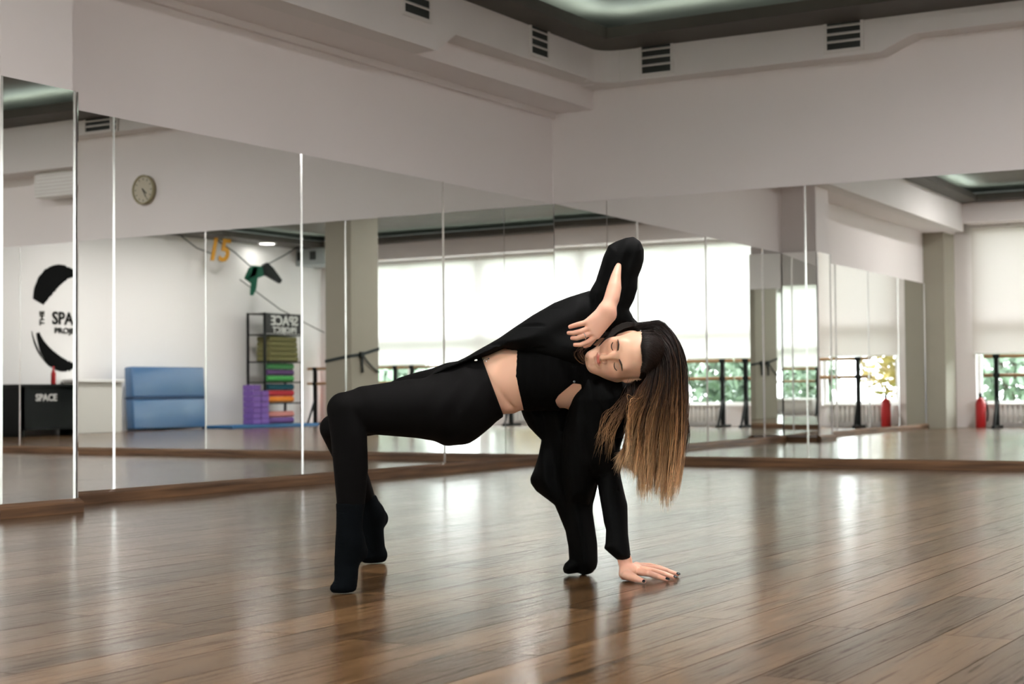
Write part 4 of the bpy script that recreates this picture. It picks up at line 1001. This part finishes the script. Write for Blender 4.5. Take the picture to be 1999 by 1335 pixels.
def head_depth(x, y):
    fx_ = np.clip((x-GX[0])/5, 0, len(GX)-1.001); fy_ = np.clip((y-GY[0])/5, 0, len(GY)-1.001); i = fx_.astype(int); j = fy_.astype(int); u = fx_-i; v = fy_-j
    a, b, c, d = DM[j, i], DM[j, i+1], DM[j+1, i], DM[j+1, i+1]; r = (a*(1-u)+b*u)*(1-v)+(c*(1-u)+d*u)*v
    r = np.where(np.maximum(np.maximum(a, b), np.maximum(c, d)) > 8, np.minimum(np.minimum(a, b), np.minimum(c, d))+.02, r)
    return np.where((x < GX[0]) | (x > GX[-1]) | (y < GY[0]) | (y > GY[-1]), 9.0, r)
def strand(ctrl, r, t0=0.0, t1=1.0, n=18, shift=0.0, li=1.0, over=None):
    p = cat(ctrl, n)
    if over is not None: p[:, 2] = np.minimum(p[:, 2], head_depth(p[:, 0], p[:, 1])-over*np.clip(np.linspace(0, 4, n)+.5, 0, 1))
    P = np.array([P3(*q) for q in p])
    P[:, 2] = np.maximum(P[:, 2], 0.01)
    paths.append(P); tt = np.linspace(t0, t1, n)
    tones.append(np.array([ramp(min(1, max(0, t+shift*np.sin(t*3))), li) for t in tt]))
    s = np.linspace(0, 1, n); rads.append(r*np.clip(np.minimum(np.minimum(1, (1-s)*3.2+0.10), s*14+0.25), 0, 1))
HLINE = [(1250, 724), (1254, 708), (1253, 692), (1250, 676), (1254, 658), (1250, 643), (1238, 634)]
def hline(u):
    k = min(int(u*(len(HLINE)-1)), len(HLINE)-2); t = u*(len(HLINE)-1)-k
    return lerp(np.array(HLINE[k]), np.array(HLINE[k+1]), t)
NL = 3600
HD = [surf_depth(head_fn, *hline(k/24)) or 4.97 for k in range(25)]
for i in range(NL):
    u = rg.uniform(0, 1)**0.92; lay = rg.uniform(0, 1)
    h0 = hline(u); j = rg.normal(size=6)
    dsc = float(np.interp(u*24, np.arange(25), HD))
    dfr = lerp(4.905, 5.07, lay)                        # front or rear of the falling curtain
    xk = lerp(1248, 1338, u**0.9)+j[0]*4-lay*6
    yk = lerp(742, 700, u)
    root = (h0[0]+abs(j[1])*8-1, h0[1]+j[2]*2.0, dsc+0.001+lay*0.03)
    c1 = (lerp(1258, 1292, u), lerp(726, 629, u)+j[3]*1.2+lay*2, lerp(dsc-.012, 4.985, u)+lay*0.06)
    c2 = (lerp(1264, 1325, u)+j[0]*2-lay*4, lerp(737, 668, u), dfr+0.01)
    c3 = (xk, yk+rg.uniform(0, 20)+20, dfr)
    e = rg.beta(2.2, 1.2); cl = (np.floor(u*12+lay*0.99)+0.5)/13.0   # locks end together
    xe = lerp(1216, 1328, cl)+(u-cl)*45+j[4]*2.2+3*math.sin(cl*71); ye = lerp(905, 974, min(1, cl*2.3))+rg.normal()*7+14*math.sin(cl*97.0)-(rg.uniform()**2.2)*100
    xm = lerp(xk, xe, 0.45)+lerp(-9, 6, u)+5*math.sin(u*40+1.3); ym = lerp(yk, ye, 0.5)
    strand([root, c1, c2, c3, (xm, ym, dfr+0.005), (lerp(xm, xe, .6)+4*math.sin(u*33), lerp(ym, ye, .6), dfr+0.01), (xe, ye, dfr+0.015)], 0.00085, n=22, over=0.009+0.010*rg.uniform(), shift=rg.normal()*0.05+0.10*math.sin(cl*61.0), li=float(np.exp(rg.normal()*0.30+0.25*math.sin(cl*37.0+lay*3))))
# left, shorter locks falling from below the ear
for i in range(650):
    u = rg.uniform(0, 1); lay = rg.uniform(0, 1); d0 = lerp(4.95, 5.08, lay); j = rg.normal(size=4)
    xe = lerp(1200, 1258, u)+j[0]*4; ye = lerp(905, 925, u)+j[1]*10
    strand([(lerp(1240, 1262, u), 728, 4.99+lay*.04), (lerp(1232, 1262, u)+j[2]*2, 770, d0), (lerp(1226, 1256, u)+j[2]*3, 830, d0), (lerp(1215, 1256, u), 875, d0+.01), (xe, ye, d0+.015)], 0.00085, n=14, shift=rg.normal()*0.06+0.03, li=float(np.exp(rg.normal()*0.3)))
# stray wisps
for i in range(46):
    j = rg.normal(size=6); u = rg.uniform(0, 1)
    strand([(1232+j[0]*3, 758+j[1]*8, 4.97), (lerp(1205, 1222, u), lerp(785, 800, u)+j[2]*6, 4.955), (lerp(1178, 1200, u)+j[3]*5, lerp(815, 850, u)+j[4]*8, 4.95), (lerp(1160, 1195, u)+j[5]*8, lerp(845, 905, rg.uniform())+j[2]*6, 4.95)], 0.0006, t0=.45, t1=.86, n=12, li=0.9)
for i in range(26):
    j = rg.normal(size=5); 
    strand([(1334+j[0]*2, 760+j[1]*20, 5.04), (1341+j[2]*2, 815+j[1]*10, 5.04), (1343+j[3]*3, 845+j[4]*8, 5.04), (1336+j[0]*3, 885+j[1]*12, 5.05)], 0.0006, t0=.2, t1=.65, n=10, li=0.9)
# lock hanging across the collar, beside the raised hand
for i in range(11):
    j = rg.normal(size=6); u = rg.uniform(0, 1)
    strand([(1190+j[0]*3, 650+j[1]*3, 5.0), (1160+j[2]*4, 663+j[3]*4, 4.97), (1130+u*12+j[2]*3, 678+j[0]*3, 4.955), (lerp(1119, 1140, u), lerp(692, 690, u)+j[1]*2, 4.95), (lerp(1131, 1147, u), lerp(709, 699, u)+j[3]*2, 4.955), (1152+j[4]*3, lerp(713, 701, u)+j[5], 5.04)], 0.00055, t0=.30, t1=.74, n=16, li=float(np.exp(rg.normal()*.5)))
# dark hair between temple and shoulder
for i in range(160):
    j = rg.normal(size=5); u = rg.uniform(0, 1)
    strand([(lerp(1240, 1250, u), 634+j[0], 5.0), (lerp(1215, 1222, u), lerp(641, 630, u)+j[1], 4.995), (lerp(1188, 1200, u), lerp(660, 640, u)+j[2]*1.5, 4.99), (lerp(1168, 1182, u), lerp(680, 662, u)+j[3]*2, 5.0), (1158+j[4]*3, 694, 5.03)], 0.001, t0=0, t1=.35, n=10, li=0.9)
V_, F_, T_c = [], [], []
o_ = 0; K = 3
for P, tn, rr_ in zip(paths, tones, rads):
    n = len(P); tg = np.gradient(P, axis=0); tg /= np.linalg.norm(tg, axis=1)[:, None]+1e-9
    a = np.cross(tg, t_); a /= np.linalg.norm(a, axis=1)[:, None]+1e-9; b = np.cross(tg, a)
    ring_ = np.stack([P+rr_[:, None]*(math.cos(q)*a+math.sin(q)*b) for q in (0.5, 0.5+2*PI/3, 0.5+4*PI/3)], 1).reshape(-1, 3)
    V_.append(ring_); T_c.append(np.repeat(tn, K, 0))
    i0 = o_+np.arange(n-1)[:, None]*K; k_ = np.arange(K)[None]; k2 = (k_+1) % K
    F_.append(np.stack([i0+k_, i0+k2, i0+K+k2, i0+K+k_], -1).reshape(-1, 4)); o_ += n*K
# scalp cap under the strands
CAPP = HLINE+[(1215, 641), (1205, 600), (1420, 600), (1420, 820), (1246, 800), (1244, 745)]
def cap_fn(p):
    x, y, w = cam_coords(p)
    d2 = -poly_sd(x, y, CAPP)*w/FPX
    base = smin(head_base[0](p), head_base[1](p), .035)
    d = base-np.clip(d2*0.25, 0, .003)-.0004
    q = (p-HC)@HB.T
    return np.maximum(smax(d, -d2, .002), -q[:, 2]-.075)
lo, hi = bounds([H(-.1, -.13, -.1), H(.1, .1, .14), H(.1, -.13, -.1), H(-.1, .1, .14), H(-.1, -.13, .14), H(.1, .1, -.1)], .02)
cv, cf_ = sdf_mesh(cap_fn, lo, hi, .004)
V_.append(cv); F_.append(cf_+o_); T_c.append(np.tile([0.014, 0.0085, 0.0065], (len(cv), 1)))
hv = np.concatenate(V_); hm = np_mesh('hair', hv, np.concatenate(F_)); hm.materials.append(HAIRM)
ca = hm.color_attributes.new('tone', 'FLOAT_COLOR', 'POINT'); tt_ = np.ones((len(hv), 4), np.float32); tt_[:, :3] = np.concatenate(T_c); ca.data.foreach_set('color', tt_.ravel())
hair = link('hair', hm, None, person); hair['label'] = 'long dark brown hair with blonde ends hanging down'
